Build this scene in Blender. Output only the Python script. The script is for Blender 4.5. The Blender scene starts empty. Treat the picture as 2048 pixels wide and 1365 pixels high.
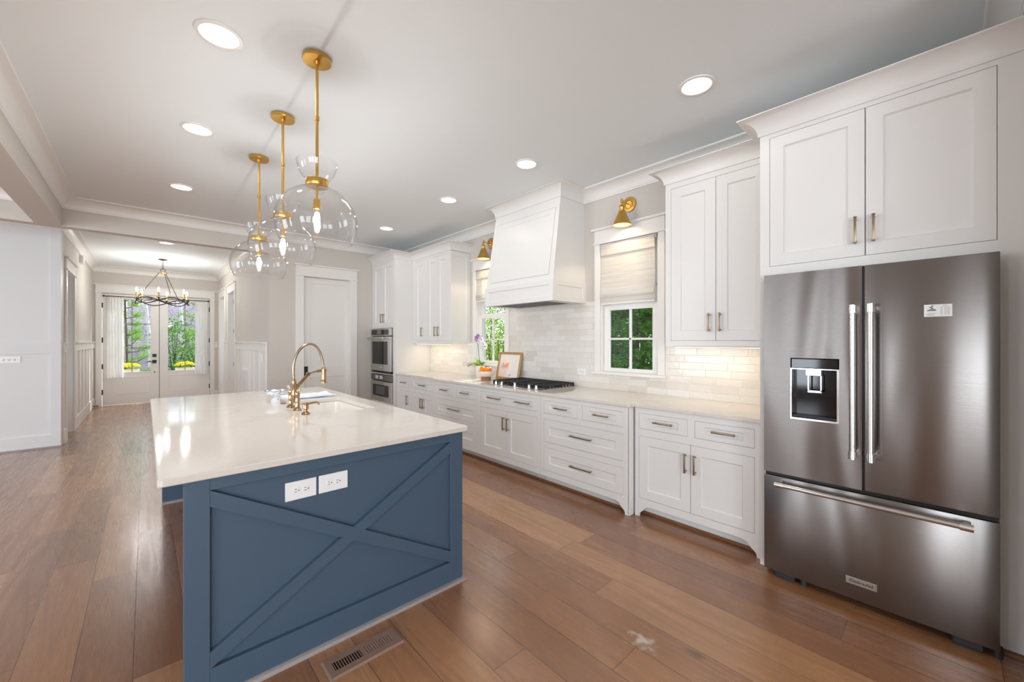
import bpy, bmesh, math, random
from mathutils import Vector, Matrix, noise as mnoise
PI = math.pi
SC = bpy.context.scene
COL = SC.collection

# ------------------------------------------------------------------ camera
cam_d = bpy.data.cameras.new('camera')
cam_d.sensor_width = 36.0
cam_d.sensor_fit = 'HORIZONTAL'
cam_d.lens = 800.0 / 2048.0 * 36.0
cam_d.clip_start = 0.05
cam_d.clip_end = 200
cam = bpy.data.objects.new('camera', cam_d)
COL.objects.link(cam)
cam.location = (0, 0, 1.42)
cam.rotation_euler = (PI / 2, 0, math.radians(-42.5))
SC.camera = cam

# ------------------------------------------------------------------ exposure, world, sun, daylight
SC.view_settings.view_transform = 'Standard'
SC.view_settings.look = 'None'
SC.view_settings.exposure = 0.04
SC.view_settings.gamma = 1.0
SC.view_settings.use_curve_mapping = False
SC.cycles.use_denoising = True
SC.cycles.max_bounces = 10
SC.cycles.diffuse_bounces = 6
SC.cycles.glossy_bounces = 4
SC.cycles.transmission_bounces = 8
SC.cycles.transparent_max_bounces = 24
SC.cycles.sample_clamp_indirect = 6.0
SC.cycles.caustics_reflective = False
SC.cycles.caustics_refractive = False

world = bpy.data.worlds.new('world')
SC.world = world
world.use_nodes = True
wn = world.node_tree.nodes
wn['Background'].inputs[0].default_value = (0.80, 0.89, 1.0, 1)
wn['Background'].inputs[1].default_value = 2.3

def add_light(name, kind, loc, energy, color=(1, 1, 1), rot=None, aim=None, **kw):
    d = bpy.data.lights.new(name, kind)
    d.energy = energy
    d.color = color
    for k, v in kw.items():
        setattr(d, k, v)
    o = bpy.data.objects.new(name, d)
    COL.objects.link(o)
    o.location = loc
    if aim is not None:
        o.rotation_euler = Vector(aim).to_track_quat('-Z', 'Y').to_euler()
    elif rot:
        o.rotation_euler = rot
    return o

add_light('sun', 'SUN', (8, 4, 9), 7.0, (1.0, 0.95, 0.86), aim=(-0.58, -0.27, -0.46), angle=0.01)
DAY = (0.88, 0.95, 1.0)
COOL = (0.84, 0.925, 1.0)
# area lamps standing for daylight at unseen windows behind and left of the camera
for wx, we in ((-5.0, 95), (-1.9, 165)):
    add_light('window_daylight', 'AREA', (wx, -4.42, 1.35), we, DAY, aim=(0.12, 1, 0.25), shape='RECTANGLE', size=2.2, size_y=2.2)
for wy, ww, we in ((-2.8, 2.2, 130), (2.55, 0.7, 38), (5.6, 2.4, 105)):
    add_light('window_daylight', 'AREA', (-6.92, wy, 1.35), we, COOL, aim=(1, 0, 0.32), shape='RECTANGLE', size=ww, size_y=2.2)

# added fill lamps in the unseen side rooms, brightening the hall
add_light('window_daylight', 'AREA', (-1.98, 8.95, 1.4), 16, DAY, aim=(1, 0, 0.2), shape='RECTANGLE', size=1.0, size_y=1.6)
add_light('window_daylight', 'AREA', (2.50, 11.0, 1.4), 16, DAY, aim=(-1, 0, 0.2), shape='RECTANGLE', size=1.6, size_y=1.6)

# ------------------------------------------------------------------ helpers
def lin(c):
    c = c / 255.0
    return c / 12.92 if c <= 0.04045 else ((c + 0.055) / 1.055) ** 2.4

def hexrgb(h):
    h = h.lstrip('#')
    return tuple(lin(int(h[i:i + 2], 16)) for i in (0, 2, 4))

def new_mat(name):
    m = bpy.data.materials.new(name)
    m.use_nodes = True
    return m, m.node_tree.nodes, m.node_tree.links

def M(name, col, rough=0.5, metal=0.0, spec=0.5, coat=0.0, bump=None, emit=None, es=0.0, var=0.0):
    m, n, l = new_mat(name)
    b = n['Principled BSDF']
    c = hexrgb(col) if isinstance(col, str) else col
    b.inputs['Base Color'].default_value = (*c, 1)
    b.inputs['Roughness'].default_value = rough
    b.inputs['Metallic'].default_value = metal
    b.inputs['Specular IOR Level'].default_value = spec
    b.inputs['Coat Weight'].default_value = coat
    if emit:
        b.inputs['Emission Color'].default_value = (*emit, 1)
        b.inputs['Emission Strength'].default_value = es
    if bump or var:
        tc = n.new('ShaderNodeTexCoord')
        nz = n.new('ShaderNodeTexNoise')
        nz.inputs['Scale'].default_value = bump[0] if bump else 6
        nz.inputs['Detail'].default_value = 4
        l.new(tc.outputs['Object'], nz.inputs['Vector'])
        if bump:
            bp = n.new('ShaderNodeBump')
            bp.inputs['Strength'].default_value = bump[1]
            bp.inputs['Distance'].default_value = 0.01
            l.new(nz.outputs['Fac'], bp.inputs['Height'])
            l.new(bp.outputs['Normal'], b.inputs['Normal'])
        if var:
            mx = n.new('ShaderNodeMix'); mx.data_type = 'RGBA'
            mx.inputs[6].default_value = (*[x * (1 - var) for x in c], 1)
            mx.inputs[7].default_value = (*[min(1, x * (1 + var)) for x in c], 1)
            l.new(nz.outputs['Fac'], mx.inputs[0])
            l.new(mx.outputs[2], b.inputs['Base Color'])
    return m

class NT:
    """tiny wrapper to write math node chains"""
    def __init__(s, n, l):
        s.n, s.l = n, l
    def val(s, x, sock):
        if isinstance(x, (int, float)):
            sock.default_value = x
        else:
            s.l.new(x, sock)
    def m(s, op, a, b=0.0, c=0.0):
        nd = s.n.new('ShaderNodeMath'); nd.operation = op
        s.val(a, nd.inputs[0]); s.val(b, nd.inputs[1]); s.val(c, nd.inputs[2])
        return nd.outputs[0]
    def xyz(s, x, y, z):
        nd = s.n.new('ShaderNodeCombineXYZ')
        s.val(x, nd.inputs[0]); s.val(y, nd.inputs[1]); s.val(z, nd.inputs[2])
        return nd.outputs[0]
    def noise(s, v, scale=1.0, detail=2.0, dist=0.0, rough=0.5):
        nd = s.n.new('ShaderNodeTexNoise')
        s.l.new(v, nd.inputs['Vector'])
        nd.inputs['Scale'].default_value = scale
        nd.inputs['Detail'].default_value = detail
        nd.inputs['Distortion'].default_value = dist
        nd.inputs['Roughness'].default_value = rough
        return nd.outputs['Fac']
    def white(s, x, y=0.0, z=0.0):
        nd = s.n.new('ShaderNodeTexWhiteNoise'); nd.noise_dimensions = '3D'
        s.l.new(s.xyz(x, y, z), nd.inputs['Vector'])
        return nd.outputs['Value']
    def ramp(s, f, stops):
        nd = s.n.new('ShaderNodeValToRGB')
        s.val(f, nd.inputs[0])
        e = nd.color_ramp.elements
        while len(e) > 1:
            e.remove(e[-1])
        e[0].position = stops[0][0]; e[0].color = (*stops[0][1], 1)
        for p, c in stops[1:]:
            q = e.new(p); q.color = (*c, 1)
        return nd.outputs[0]
    def mix(s, f, a, b, mode='MIX'):
        nd = s.n.new('ShaderNodeMix'); nd.data_type = 'RGBA'; nd.blend_type = mode
        s.val(f, nd.inputs[0])
        for x, i in ((a, 6), (b, 7)):
            if isinstance(x, tuple):
                nd.inputs[i].default_value = (*x, 1)
            else:
                s.l.new(x, nd.inputs[i])
        return nd.outputs[2]
    def obj(s):
        tc = s.n.new('ShaderNodeTexCoord')
        sp = s.n.new('ShaderNodeSeparateXYZ')
        s.l.new(tc.outputs['Object'], sp.inputs[0])
        return sp.outputs[0], sp.outputs[1], sp.outputs[2]
    def bump(s, h, strength=0.3, dist=0.01):
        nd = s.n.new('ShaderNodeBump')
        nd.inputs['Strength'].default_value = strength
        nd.inputs['Distance'].default_value = dist
        s.l.new(h, nd.inputs['Height'])
        return nd.outputs[0]

# ------------------------------------------------------------------ materials
CAB = M('cabinet_paint', '#e2e1df', 0.38)
TRIM = M('trim_paint', '#e9e7e4', 0.35)
WALL = M('wall_paint', '#cec9c2', 0.75, bump=(60, 0.03))
PANELW = M('panel_wall_paint', '#e2e3e5', 0.5)
CEIL = M('ceiling_paint', '#e8eef1', 0.8)
NAVY = M('island_blue_paint', '#465a6d', 0.42)
BRASS = M('satin_brass', (0.66, 0.40, 0.105), 0.3, 1.0)
BRONZE = M('champagne_bronze_pull', (0.36, 0.26, 0.16), 0.34, 1.0)
FAUC = M('polished_bronze', (0.43, 0.285, 0.165), 0.18, 1.0)
HOSE = M('brushed_bronze_hose', (0.40, 0.31, 0.24), 0.28, 1.0)
NICK = M('pale_nickel', (0.62, 0.55, 0.48), 0.22, 1.0)
CHROME = M('chrome', (0.82, 0.82, 0.82), 0.12, 1.0)
IRON = M('cast_iron', '#1b1c1e', 0.5)
BLACKM = M('black_metal', '#17181a', 0.4)
DARKM = M('dark_bronze', (0.07, 0.06, 0.05), 0.4, 0.8)
BLKGL = M('black_glass', '#0c0d10', 0.06)
BLKPL = M('black_plastic', '#0b0b0d', 0.25)
WHPL = M('white_plastic', '#f0f0f0', 0.3)
SLOT = M('outlet_slot', '#111111', 0.6)
SINKM = M('white_fireclay', '#efece6', 0.12)
GROUT = M('dark_cavity', '#070504', 0.9)
REGM = M('tan_metal', '#8d7263', 0.45)
OAKST = M('stained_oak_strip', '#7a5233', 0.45)
SHOE = M('weathered_shoe', '#9c9594', 0.4, bump=(90, 0.2), var=0.2)  # pale grey carries the reflection on the glossy wooden island strip
HINGE = M('black_hinge', '#1a1a1a', 0.5)
ORANGE = M('orange_peel', '#f08a12', 0.45, bump=(140, 0.15))
CERAM = M('white_ceramic', '#eeebe4', 0.25)
TERRA = M('brown_clay', '#9c6a4c', 0.6)
LEAFG = M('orchid_leaf', '#5f9a1c', 0.35)
STEMG = M('orchid_stem', '#3c5a22', 0.5)
PETAL = M('orchid_petal', '#d9c3e0', 0.6)
PETALD = M('orchid_petal_dark', '#a276ac', 0.6)
PETALW = M('orchid_petal_white', '#f3eff5', 0.6)
GOLDF = M('gilt_frame', (0.55, 0.34, 0.14), 0.38, 0.7, bump=(70, 0.4))
CREAMP = M('cream_planter', '#e8dcc8', 0.7)
MUMS = M('yellow_mums', '#d9cf1e', 0.8, var=0.3, bump=(30, 1.0))
BARK = M('bark', '#54463c', 0.9, bump=(20, 0.6))
BIRCH = M('pale_bark', '#c9c9cc', 0.8, var=0.2)
TWIG = M('bare_twigs', '#6e6672', 0.9)
HILL = M('bare_wood_floor', '#7c7580', 1.0, var=0.35)
GROUND = M('leaf_litter', '#7a6a58', 1.0, var=0.35)
CANDLE = M('candle_sleeve', (0.75, 0.5, 0.2), 0.35, 0.6)
GREY = M('grey_filter', (0.45, 0.45, 0.46), 0.3, 1.0)
INK = M('ink_dark', '#3a3d44', 0.7)
INKG = M('ink_green', '#7d9080', 0.7)
RED = M('sticker_red', '#c0504f', 0.5)
BLUEST = M('blue_stripe', '#5d80b8', 0.8)
CLOTH = M('white_cloth', '#f1f1f3', 0.9, bump=(300, 0.1))

def emis(name, col, s):
    m, n, l = new_mat(name)
    b = n['Principled BSDF']
    b.inputs['Base Color'].default_value = (*col, 1)
    b.inputs['Emission Color'].default_value = (*col, 1)
    b.inputs['Emission Strength'].default_value = s
    return m
LAMPW = emis('lamp_white', (1, 0.97, 0.92), 3.0)
FILA = emis('filament', (1, 0.84, 0.60), 55.0)
BULBW = emis('warm_bulb', (1, 0.80, 0.50), 14.0)

def thin_glass(name, tint=(1, 1, 1), refl=1.0, base=0.0):
    m, n, l = new_mat(name)
    n.remove(n['Principled BSDF'])
    out = n['Material Output']
    t = n.new('ShaderNodeBsdfTransparent'); t.inputs[0].default_value = (*tint, 1)
    g = n.new('ShaderNodeBsdfGlossy'); g.inputs['Roughness'].default_value = 0.02
    f = n.new('ShaderNodeLayerWeight'); f.inputs[0].default_value = 0.5
    k = NT(n, l)
    fac = k.m('ADD', k.m('MULTIPLY', k.m('POWER', f.outputs['Facing'], 4.0), 0.85 * refl), 0.035 * refl + base)
    mx = n.new('ShaderNodeMixShader')
    l.new(fac, mx.inputs[0]); l.new(t.outputs[0], mx.inputs[1]); l.new(g.outputs[0], mx.inputs[2])
    l.new(mx.outputs[0], out.inputs[0])
    return m
PANE = thin_glass('window_glass', (0.98, 1, 0.99), 0.8)
GLOBE = thin_glass('globe_glass', (0.992, 0.992, 0.992), 0.9, 0.0)

def sheer(name, col, trans, transp, streak=False):
    m, n, l = new_mat(name)
    n.remove(n['Principled BSDF'])
    out = n['Material Output']
    k = NT(n, l)
    d = n.new('ShaderNodeBsdfDiffuse'); tr = n.new('ShaderNodeBsdfTranslucent'); tp = n.new('ShaderNodeBsdfTransparent')
    c = hexrgb(col)
    if streak:
        x, y, z = k.obj()
        f = k.noise(k.xyz(x, k.m('MULTIPLY', y, 1.6), k.m('MULTIPLY', z, 55)), 1.0, 4, 0.3)
        cc = k.ramp(f, [(0.3, tuple(v * 0.88 for v in c)), (0.5, c), (0.72, tuple(min(1, v * 1.08) for v in c))])
        l.new(cc, d.inputs[0]); l.new(cc, tr.inputs[0])
    else:
        d.inputs[0].default_value = (*c, 1); tr.inputs[0].default_value = (*c, 1)
    m1 = n.new('ShaderNodeMixShader'); m1.inputs[0].default_value = trans
    l.new(d.outputs[0], m1.inputs[1]); l.new(tr.outputs[0], m1.inputs[2])
    m2 = n.new('ShaderNodeMixShader'); m2.inputs[0].default_value = transp
    l.new(m1.outputs[0], m2.inputs[1]); l.new(tp.outputs[0], m2.inputs[2])
    l.new(m2.outputs[0], out.inputs[0])
    return m
SHADEF = sheer('woven_shade', '#efebe5', 0.42, 0.0, True)
CURT = sheer('sheer_curtain', '#fafafa', 0.22, 0.03)

def leafmat(name, c1, c2):
    m, n, l = new_mat(name)
    n.remove(n['Principled BSDF'])
    k = NT(n, l)
    gi = n.new('ShaderNodeNewGeometry')
    cc = k.ramp(gi.outputs['Random Per Island'], [(0, hexrgb(c1)), (1, hexrgb(c2))])
    d = n.new('ShaderNodeBsdfDiffuse'); tr = n.new('ShaderNodeBsdfTranslucent')
    l.new(cc, d.inputs[0]); l.new(cc, tr.inputs[0])
    mx = n.new('ShaderNodeMixShader'); mx.inputs[0].default_value = 0.4
    l.new(d.outputs[0], mx.inputs[1]); l.new(tr.outputs[0], mx.inputs[2])
    l.new(mx.outputs[0], n['Material Output'].inputs[0])
    return m
PINEL = leafmat('pine_needles', '#4f8a1e', '#a9d63c')
CONIF = leafmat('conifer_sprays', '#2c5a1e', '#76b04a')
BUSHL = leafmat('bush_leaves', '#3f6a22', '#b6cf5c')
GREENL = leafmat('green_leaves', '#3c6a34', '#93bf70')
BRUSHL = leafmat('undergrowth_leaves', '#5d6a4a', '#8d8a78')
TWIGL = leafmat('twig_haze', '#6b6676', '#a49fb0')

def floor_mat():
    m, n, l = new_mat('oak_planks')
    k = NT(n, l)
    b = n['Principled BSDF']
    X, Y, Z = k.obj()
    W, L = 0.1905, 1.75
    xs = k.m('DIVIDE', k.m('SUBTRACT', X, 0.152), W)
    row = k.m('FLOOR', xs); fx = k.m('FRACT', xs)
    ys = k.m('ADD', k.m('DIVIDE', Y, L), k.m('MULTIPLY', k.white(row, 3.7), 9.0))
    cl = k.m('FLOOR', ys); fy = k.m('FRACT', ys)
    pid = k.white(row, cl, 1.3)
    pid2 = k.white(row, cl, 7.9)
    sx = k.m('MULTIPLY', k.m('MINIMUM', fx, k.m('SUBTRACT', 1.0, fx)), W)
    sy = k.m('MULTIPLY', k.m('MINIMUM', fy, k.m('SUBTRACT', 1.0, fy)), L)
    edge = k.m('MINIMUM', sx, sy)
    seam = k.m('SUBTRACT', 1.0, k.m('MINIMUM', k.m('DIVIDE', edge, 0.0022), 1.0))
    # cathedral rings stretched along the board
    v = k.xyz(k.m('ADD', k.m('MULTIPLY', X, 6.0), k.m('MULTIPLY', pid, 40)), k.m('ADD', k.m('MULTIPLY', Y, 0.42), k.m('MULTIPLY', pid2, 30)), 0.0)
    nn = k.noise(v, 1.0, 2.0, 0.4)
    ring = k.m('ADD', k.m('MULTIPLY', k.m('SINE', k.m('MULTIPLY', nn, 62.0)), 0.5), 0.5)
    ring = k.m('POWER', ring, 2.5)
    fine = k.noise(k.xyz(k.m('MULTIPLY', X, 160), k.m('MULTIPLY', Y, 4.5), pid), 1.0, 3.0)
    blot = k.noise(k.xyz(k.m('MULTIPLY', X, 3.0), k.m('MULTIPLY', Y, 1.2), pid2), 1.0, 3.0)
    base = k.ramp(pid, [(0, hexrgb('#87593b')), (0.35, hexrgb('#9c6a47')), (0.7, hexrgb('#ab774f')), (1, hexrgb('#c08f64'))])
    base = k.mix(k.m('MULTIPLY', ring, 0.40), base, k.mix(0.5, base, hexrgb('#4a2d1c')))
    base = k.mix(k.m('MULTIPLY', fine, 0.5), base, k.mix(0.6, base, hexrgb('#5a3723')))
    base = k.mix(k.m('MULTIPLY', k.m('SUBTRACT', blot, 0.35), 0.7), base, hexrgb('#b07f56'))
    # knots
    vo = n.new('ShaderNodeTexVoronoi'); vo.inputs['Scale'].default_value = 1.0
    wob = k.noise(k.xyz(X, Y, 0.0), 14.0, 2.0)
    l.new(k.xyz(k.m('ADD', k.m('MULTIPLY', X, 3.1), k.m('MULTIPLY', wob, 0.12)), k.m('MULTIPLY', Y, 1.35), 0.0), vo.inputs['Vector'])
    kn = k.m('SUBTRACT', 1.0, k.m('MINIMUM', k.m('DIVIDE', vo.outputs['Distance'], 0.085), 1.0))
    kn = k.m('MULTIPLY', k.m('POWER', kn, 0.7), 0.8)
    base = k.mix(kn, base, hexrgb('#2a1a12'))
    # a pale noise-edged patch on the boards in front of the refrigerator
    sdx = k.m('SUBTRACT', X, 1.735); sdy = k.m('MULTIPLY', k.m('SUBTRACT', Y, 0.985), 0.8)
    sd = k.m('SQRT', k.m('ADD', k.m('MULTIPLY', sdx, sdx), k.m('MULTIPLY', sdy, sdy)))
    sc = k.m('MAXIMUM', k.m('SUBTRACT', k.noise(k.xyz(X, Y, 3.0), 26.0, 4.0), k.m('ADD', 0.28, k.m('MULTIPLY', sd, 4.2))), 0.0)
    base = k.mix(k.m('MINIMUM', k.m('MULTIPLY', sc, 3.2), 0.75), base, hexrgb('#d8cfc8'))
    base = k.mix(seam, base, hexrgb('#24160f'))
    l.new(base, b.inputs['Base Color'])
    b.inputs['Specular IOR Level'].default_value = 0.55
    b.inputs['Coat Weight'].default_value = 0.7
    b.inputs['Coat Roughness'].default_value = 0.2
    rr = k.m('ADD', 0.22, k.m('MULTIPLY', k.m('ADD', ring, fine), 0.10))
    l.new(rr, b.inputs['Roughness'])
    h = k.m('SUBTRACT', 1.0, k.m('ADD', k.m('MULTIPLY', seam, 1.5), k.m('MULTIPLY', fine, 0.10)))
    l.new(k.bump(h, 0.35, 0.004), b.inputs['Normal'])
    return m
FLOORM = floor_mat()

def tile_mat():
    m, n, l = new_mat('glazed_tile')
    k = NT(n, l)
    b = n['Principled BSDF']
    X, Y, Z = k.obj()
    H, L = 0.0635, 0.203
    zs = k.m('DIVIDE', k.m('SUBTRACT', Z, 0.914), H)
    row = k.m('FLOOR', zs); fz = k.m('FRACT', zs)
    ys = k.m('ADD', k.m('DIVIDE', Y, L), k.m('MULTIPLY', k.white(row, 5.1), 3.0))
    cl = k.m('FLOOR', ys); fy = k.m('FRACT', ys)
    pid = k.white(row, cl, 2.2)
    pid2 = k.white(row, cl, 8.4)
    ez = k.m('MULTIPLY', k.m('MINIMUM', fz, k.m('SUBTRACT', 1.0, fz)), H)
    ey = k.m('MULTIPLY', k.m('MINIMUM', fy, k.m('SUBTRACT', 1.0, fy)), L)
    seam = k.m('SUBTRACT', 1.0, k.m('MINIMUM', k.m('DIVIDE', k.m('MINIMUM', ez, ey), 0.0022), 1.0))
    base = k.ramp(pid, [(0, hexrgb('#d6cec4')), (0.15, hexrgb('#dfdad3')), (0.6, hexrgb('#e6e3de')), (1, hexrgb('#ebe9e6'))])
    nz = k.noise(k.xyz(X, k.m('ADD', Y, pid), Z), 22.0, 3.0)
    base = k.mix(k.m('MULTIPLY', nz, 0.35), base, hexrgb('#d6cdc1'))
    base = k.mix(k.m('MULTIPLY', seam, 0.55), base, hexrgb('#d2cabf'))
    l.new(base, b.inputs['Base Color'])
    b.inputs['Roughness'].default_value = 0.13
    wav = k.noise(k.xyz(X, k.m('ADD', Y, k.m('MULTIPLY', pid2, 5)), Z), 28.0, 2.0)
    tilt = k.m('ADD', k.m('MULTIPLY', k.m('SUBTRACT', pid, 0.5), k.m('MULTIPLY', fy, 0.9)), k.m('MULTIPLY', k.m('SUBTRACT', pid2, 0.5), k.m('MULTIPLY', fz, 0.5)))
    h = k.m('SUBTRACT', k.m('ADD', k.m('MULTIPLY', wav, 0.8), tilt), k.m('MULTIPLY', seam, 0.8))
    l.new(k.bump(h, 0.5, 0.0035), b.inputs['Normal'])
    return m
TILE = tile_mat()

def quartz_mat():
    m, n, l = new_mat('polished_quartz')
    k = NT(n, l)
    b = n['Principled BSDF']
    X, Y, Z = k.obj()
    v = k.xyz(X, Y, Z)
    n1 = k.noise(v, 1.3, 5.0, 1.2)
    vein = k.m('SUBTRACT', 1.0, k.m('MINIMUM', k.m('MULTIPLY', k.m('ABSOLUTE', k.m('SUBTRACT', n1, 0.5)), 26.0), 1.0))
    msk = k.noise(v, 2.1, 2.0)
    vein = k.m('MULTIPLY', k.m('MULTIPLY', vein, 0.22), k.m('GREATER_THAN', msk, 0.50))
    sp = k.noise(v, 40.0, 4.0)
    base = k.mix(sp, hexrgb('#d6cfc6'), hexrgb('#e0dad2'))
    base = k.mix(vein, base, hexrgb('#c2b9ac'))
    l.new(base, b.inputs['Base Color'])
    b.inputs['Roughness'].default_value = 0.07
    return m
QUARTZ = quartz_mat()

def steel_mat(name, col, rough, brush_axis, wob=0.25):
    m, n, l = new_mat(name)
    k = NT(n, l)
    b = n['Principled BSDF']
    X, Y, Z = k.obj()
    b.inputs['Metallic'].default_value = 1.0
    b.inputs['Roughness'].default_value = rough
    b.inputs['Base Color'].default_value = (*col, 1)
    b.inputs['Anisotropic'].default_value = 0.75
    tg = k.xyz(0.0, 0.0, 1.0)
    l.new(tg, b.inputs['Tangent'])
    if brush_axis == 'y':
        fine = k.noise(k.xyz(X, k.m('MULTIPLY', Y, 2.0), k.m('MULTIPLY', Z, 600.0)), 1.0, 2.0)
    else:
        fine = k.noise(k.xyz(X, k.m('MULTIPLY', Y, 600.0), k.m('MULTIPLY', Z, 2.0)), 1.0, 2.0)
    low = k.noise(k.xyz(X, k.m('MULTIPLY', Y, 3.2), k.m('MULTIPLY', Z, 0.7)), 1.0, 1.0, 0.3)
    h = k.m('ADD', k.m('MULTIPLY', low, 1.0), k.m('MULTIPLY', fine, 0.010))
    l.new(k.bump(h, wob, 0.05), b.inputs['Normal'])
    return m
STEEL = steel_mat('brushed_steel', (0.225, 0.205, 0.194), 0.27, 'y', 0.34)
STEEL2 = steel_mat('brushed_steel_light', (0.62, 0.60, 0.58), 0.25, 'y', 0.1)

# ------------------------------------------------------------------ mesh helpers
def box(bm, x0, x1, y0, y1, z0, z1, bev=0.0, seg=1):
    if x1 < x0: x0, x1 = x1, x0
    if y1 < y0: y0, y1 = y1, y0
    if z1 < z0: z0, z1 = z1, z0
    v = [bm.verts.new(p) for p in ((x0, y0, z0), (x1, y0, z0), (x1, y1, z0), (x0, y1, z0), (x0, y0, z1), (x1, y0, z1), (x1, y1, z1), (x0, y1, z1))]
    fs = [bm.faces.new([v[i] for i in q]) for q in ((3, 2, 1, 0), (4, 5, 6, 7), (0, 1, 5, 4), (1, 2, 6, 5), (2, 3, 7, 6), (3, 0, 4, 7))]
    if bev > 0:
        es = list({e for f in fs for e in f.edges})
        bmesh.ops.bevel(bm, geom=es, offset=bev, segments=seg, profile=0.5, affect='EDGES', clamp_overlap=True)

def basis(d):
    d = Vector(d).normalized()
    a = Vector((0, 0, 1)) if abs(d.z) < 0.9 else Vector((1, 0, 0))
    u = d.cross(a).normalized()
    return u, d.cross(u).normalized(), d

def cyl(bm, p0, p1, r0, r1=None, seg=16, caps=True):
    r1 = r0 if r1 is None else r1
    p0, p1 = Vector(p0), Vector(p1)
    u, w, d = basis(p1 - p0)
    a, b = [], []
    for i in range(seg):
        t = 2 * PI * i / seg
        o = u * math.cos(t) + w * math.sin(t)
        a.append(bm.verts.new(p0 + o * r0)); b.append(bm.verts.new(p1 + o * r1))
    for i in range(seg):
        j = (i + 1) % seg
        bm.faces.new((a[i], a[j], b[j], b[i]))
    if caps:
        bm.faces.new(a); bm.faces.new(b[::-1])

def tube(bm, pts, r, seg=10, closed=False, caps=True):
    pts = [Vector(p) for p in pts]
    n = len(pts)
    rr = r if isinstance(r, (list, tuple)) else [r] * n
    rings = []
    up = None
    for i, p in enumerate(pts):
        if closed:
            d = pts[(i + 1) % n] - pts[i - 1]
        else:
            d = pts[min(i + 1, n - 1)] - pts[max(i - 1, 0)]
        d.normalize()
        if up is None:
            u, w, _ = basis(d)
        else:
            u = (up - d * up.dot(d)).normalized()
            w = d.cross(u)
        up = u
        rings.append([bm.verts.new(p + (u * math.cos(2 * PI * k / seg) + w * math.sin(2 * PI * k / seg)) * rr[i]) for k in range(seg)])
    m = n if closed else n - 1
    for i in range(m):
        a, b = rings[i], rings[(i + 1) % n]
        for k in range(seg):
            j = (k + 1) % seg
            bm.faces.new((a[k], a[j], b[j], b[k]))
    if caps and not closed:
        bm.faces.new(rings[0]); bm.faces.new(rings[-1][::-1])

def lathe(bm, prof, c=(0, 0, 0), axis=(0, 0, 1), seg=32, close=False):
    c = Vector(c)
    u, w, d = basis(axis)
    rings = []
    for r, z in prof:
        if r < 1e-6:
            rings.append([bm.verts.new(c + d * z)])
        else:
            rings.append([bm.verts.new(c + d * z + (u * math.cos(2 * PI * i / seg) + w * math.sin(2 * PI * i / seg)) * r) for i in range(seg)])
    ps = list(zip(rings[:-1], rings[1:]))
    if close:
        ps.append((rings[-1], rings[0]))
    for a, b in ps:
        for i in range(seg):
            j = (i + 1) % seg
            if len(a) == 1 and len(b) == 1:
                continue
            if len(a) == 1:
                bm.faces.new((a[0], b[j], b[i]))
            elif len(b) == 1:
                bm.faces.new((a[i], a[j], b[0]))
            else:
                bm.faces.new((a[i], a[j], b[j], b[i]))

def sphere(bm, c, r, sz=1.0, seg=16, rings=10):
    prof = [(0, -r * sz)] + [(r * math.sin(PI * i / rings), -r * sz * math.cos(PI * i / rings)) for i in range(1, rings)] + [(0, r * sz)]
    lathe(bm, prof, c, (0, 0, 1), seg)

def prism(bm, poly, plane, a, b):
    """poly: 2-D points; plane 'yz' extrudes along x from a to b, 'xz' along y, 'xy' along z"""
    def P(p, t):
        return {'yz': (t, p[0], p[1]), 'xz': (p[0], t, p[1]), 'xy': (p[0], p[1], t)}[plane]
    A = [bm.verts.new(P(p, a)) for p in poly]
    B = [bm.verts.new(P(p, b)) for p in poly]
    n = len(poly)
    for i in range(n):
        j = (i + 1) % n
        bm.faces.new((A[i], A[j], B[j], B[i]))
    bm.faces.new(A); bm.faces.new(B[::-1])

def sweep(bm, path, prof, z0):
    """mitred moulding along a 2-D path; profile points (out to the left of the path, z)"""
    pts = [Vector(p) for p in path]
    rings = []
    for i, p in enumerate(pts):
        ns = []
        for q, r in ((i - 1, i), (i, i + 1)):
            if q >= 0 and r < len(pts):
                d = (pts[r] - pts[q]).normalized()
                ns.append(Vector((-d.y, d.x)))
        if len(ns) == 2:
            mm = ns[0] + ns[1]
            mm = mm / (mm.dot(ns[0]))
        else:
            mm = ns[0]
        rings.append([bm.verts.new((p.x + mm.x * o, p.y + mm.y * o, z0 + z)) for o, z in prof])
    n = len(prof)
    for a, b in zip(rings[:-1], rings[1:]):
        for i in range(n):
            j = (i + 1) % n
            bm.faces.new((a[i], a[j], b[j], b[i]))
    bm.faces.new(rings[0]); bm.faces.new(rings[-1][::-1])

def crown_prof(p, h):
    pr = [(0, 0), (0, -h), (0.10 * p, -h), (0.13 * p, -0.90 * h)]
    for i in range(0, 9):
        t = i / 8 * PI / 2
        pr.append((0.16 * p + 0.74 * p * (1 - math.cos(t)), -0.88 * h + 0.74 * h * math.sin(t)))
    pr += [(0.95 * p, -0.13 * h), (p, -0.11 * h), (p, 0)]
    return pr

def cove_prof(p, h):
    pr = [(0, 0), (0, -h), (0.09 * p, -h), (0.09 * p, -0.985 * h)]
    for i in range(0, 11):
        t = i / 10 * PI / 2
        pr.append((0.09 * p + 0.89 * p * (1 - math.cos(t)), -0.98 * h + 0.925 * h * math.sin(t)))
    pr += [(p, -0.045 * h), (p, 0)]
    return pr

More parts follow.
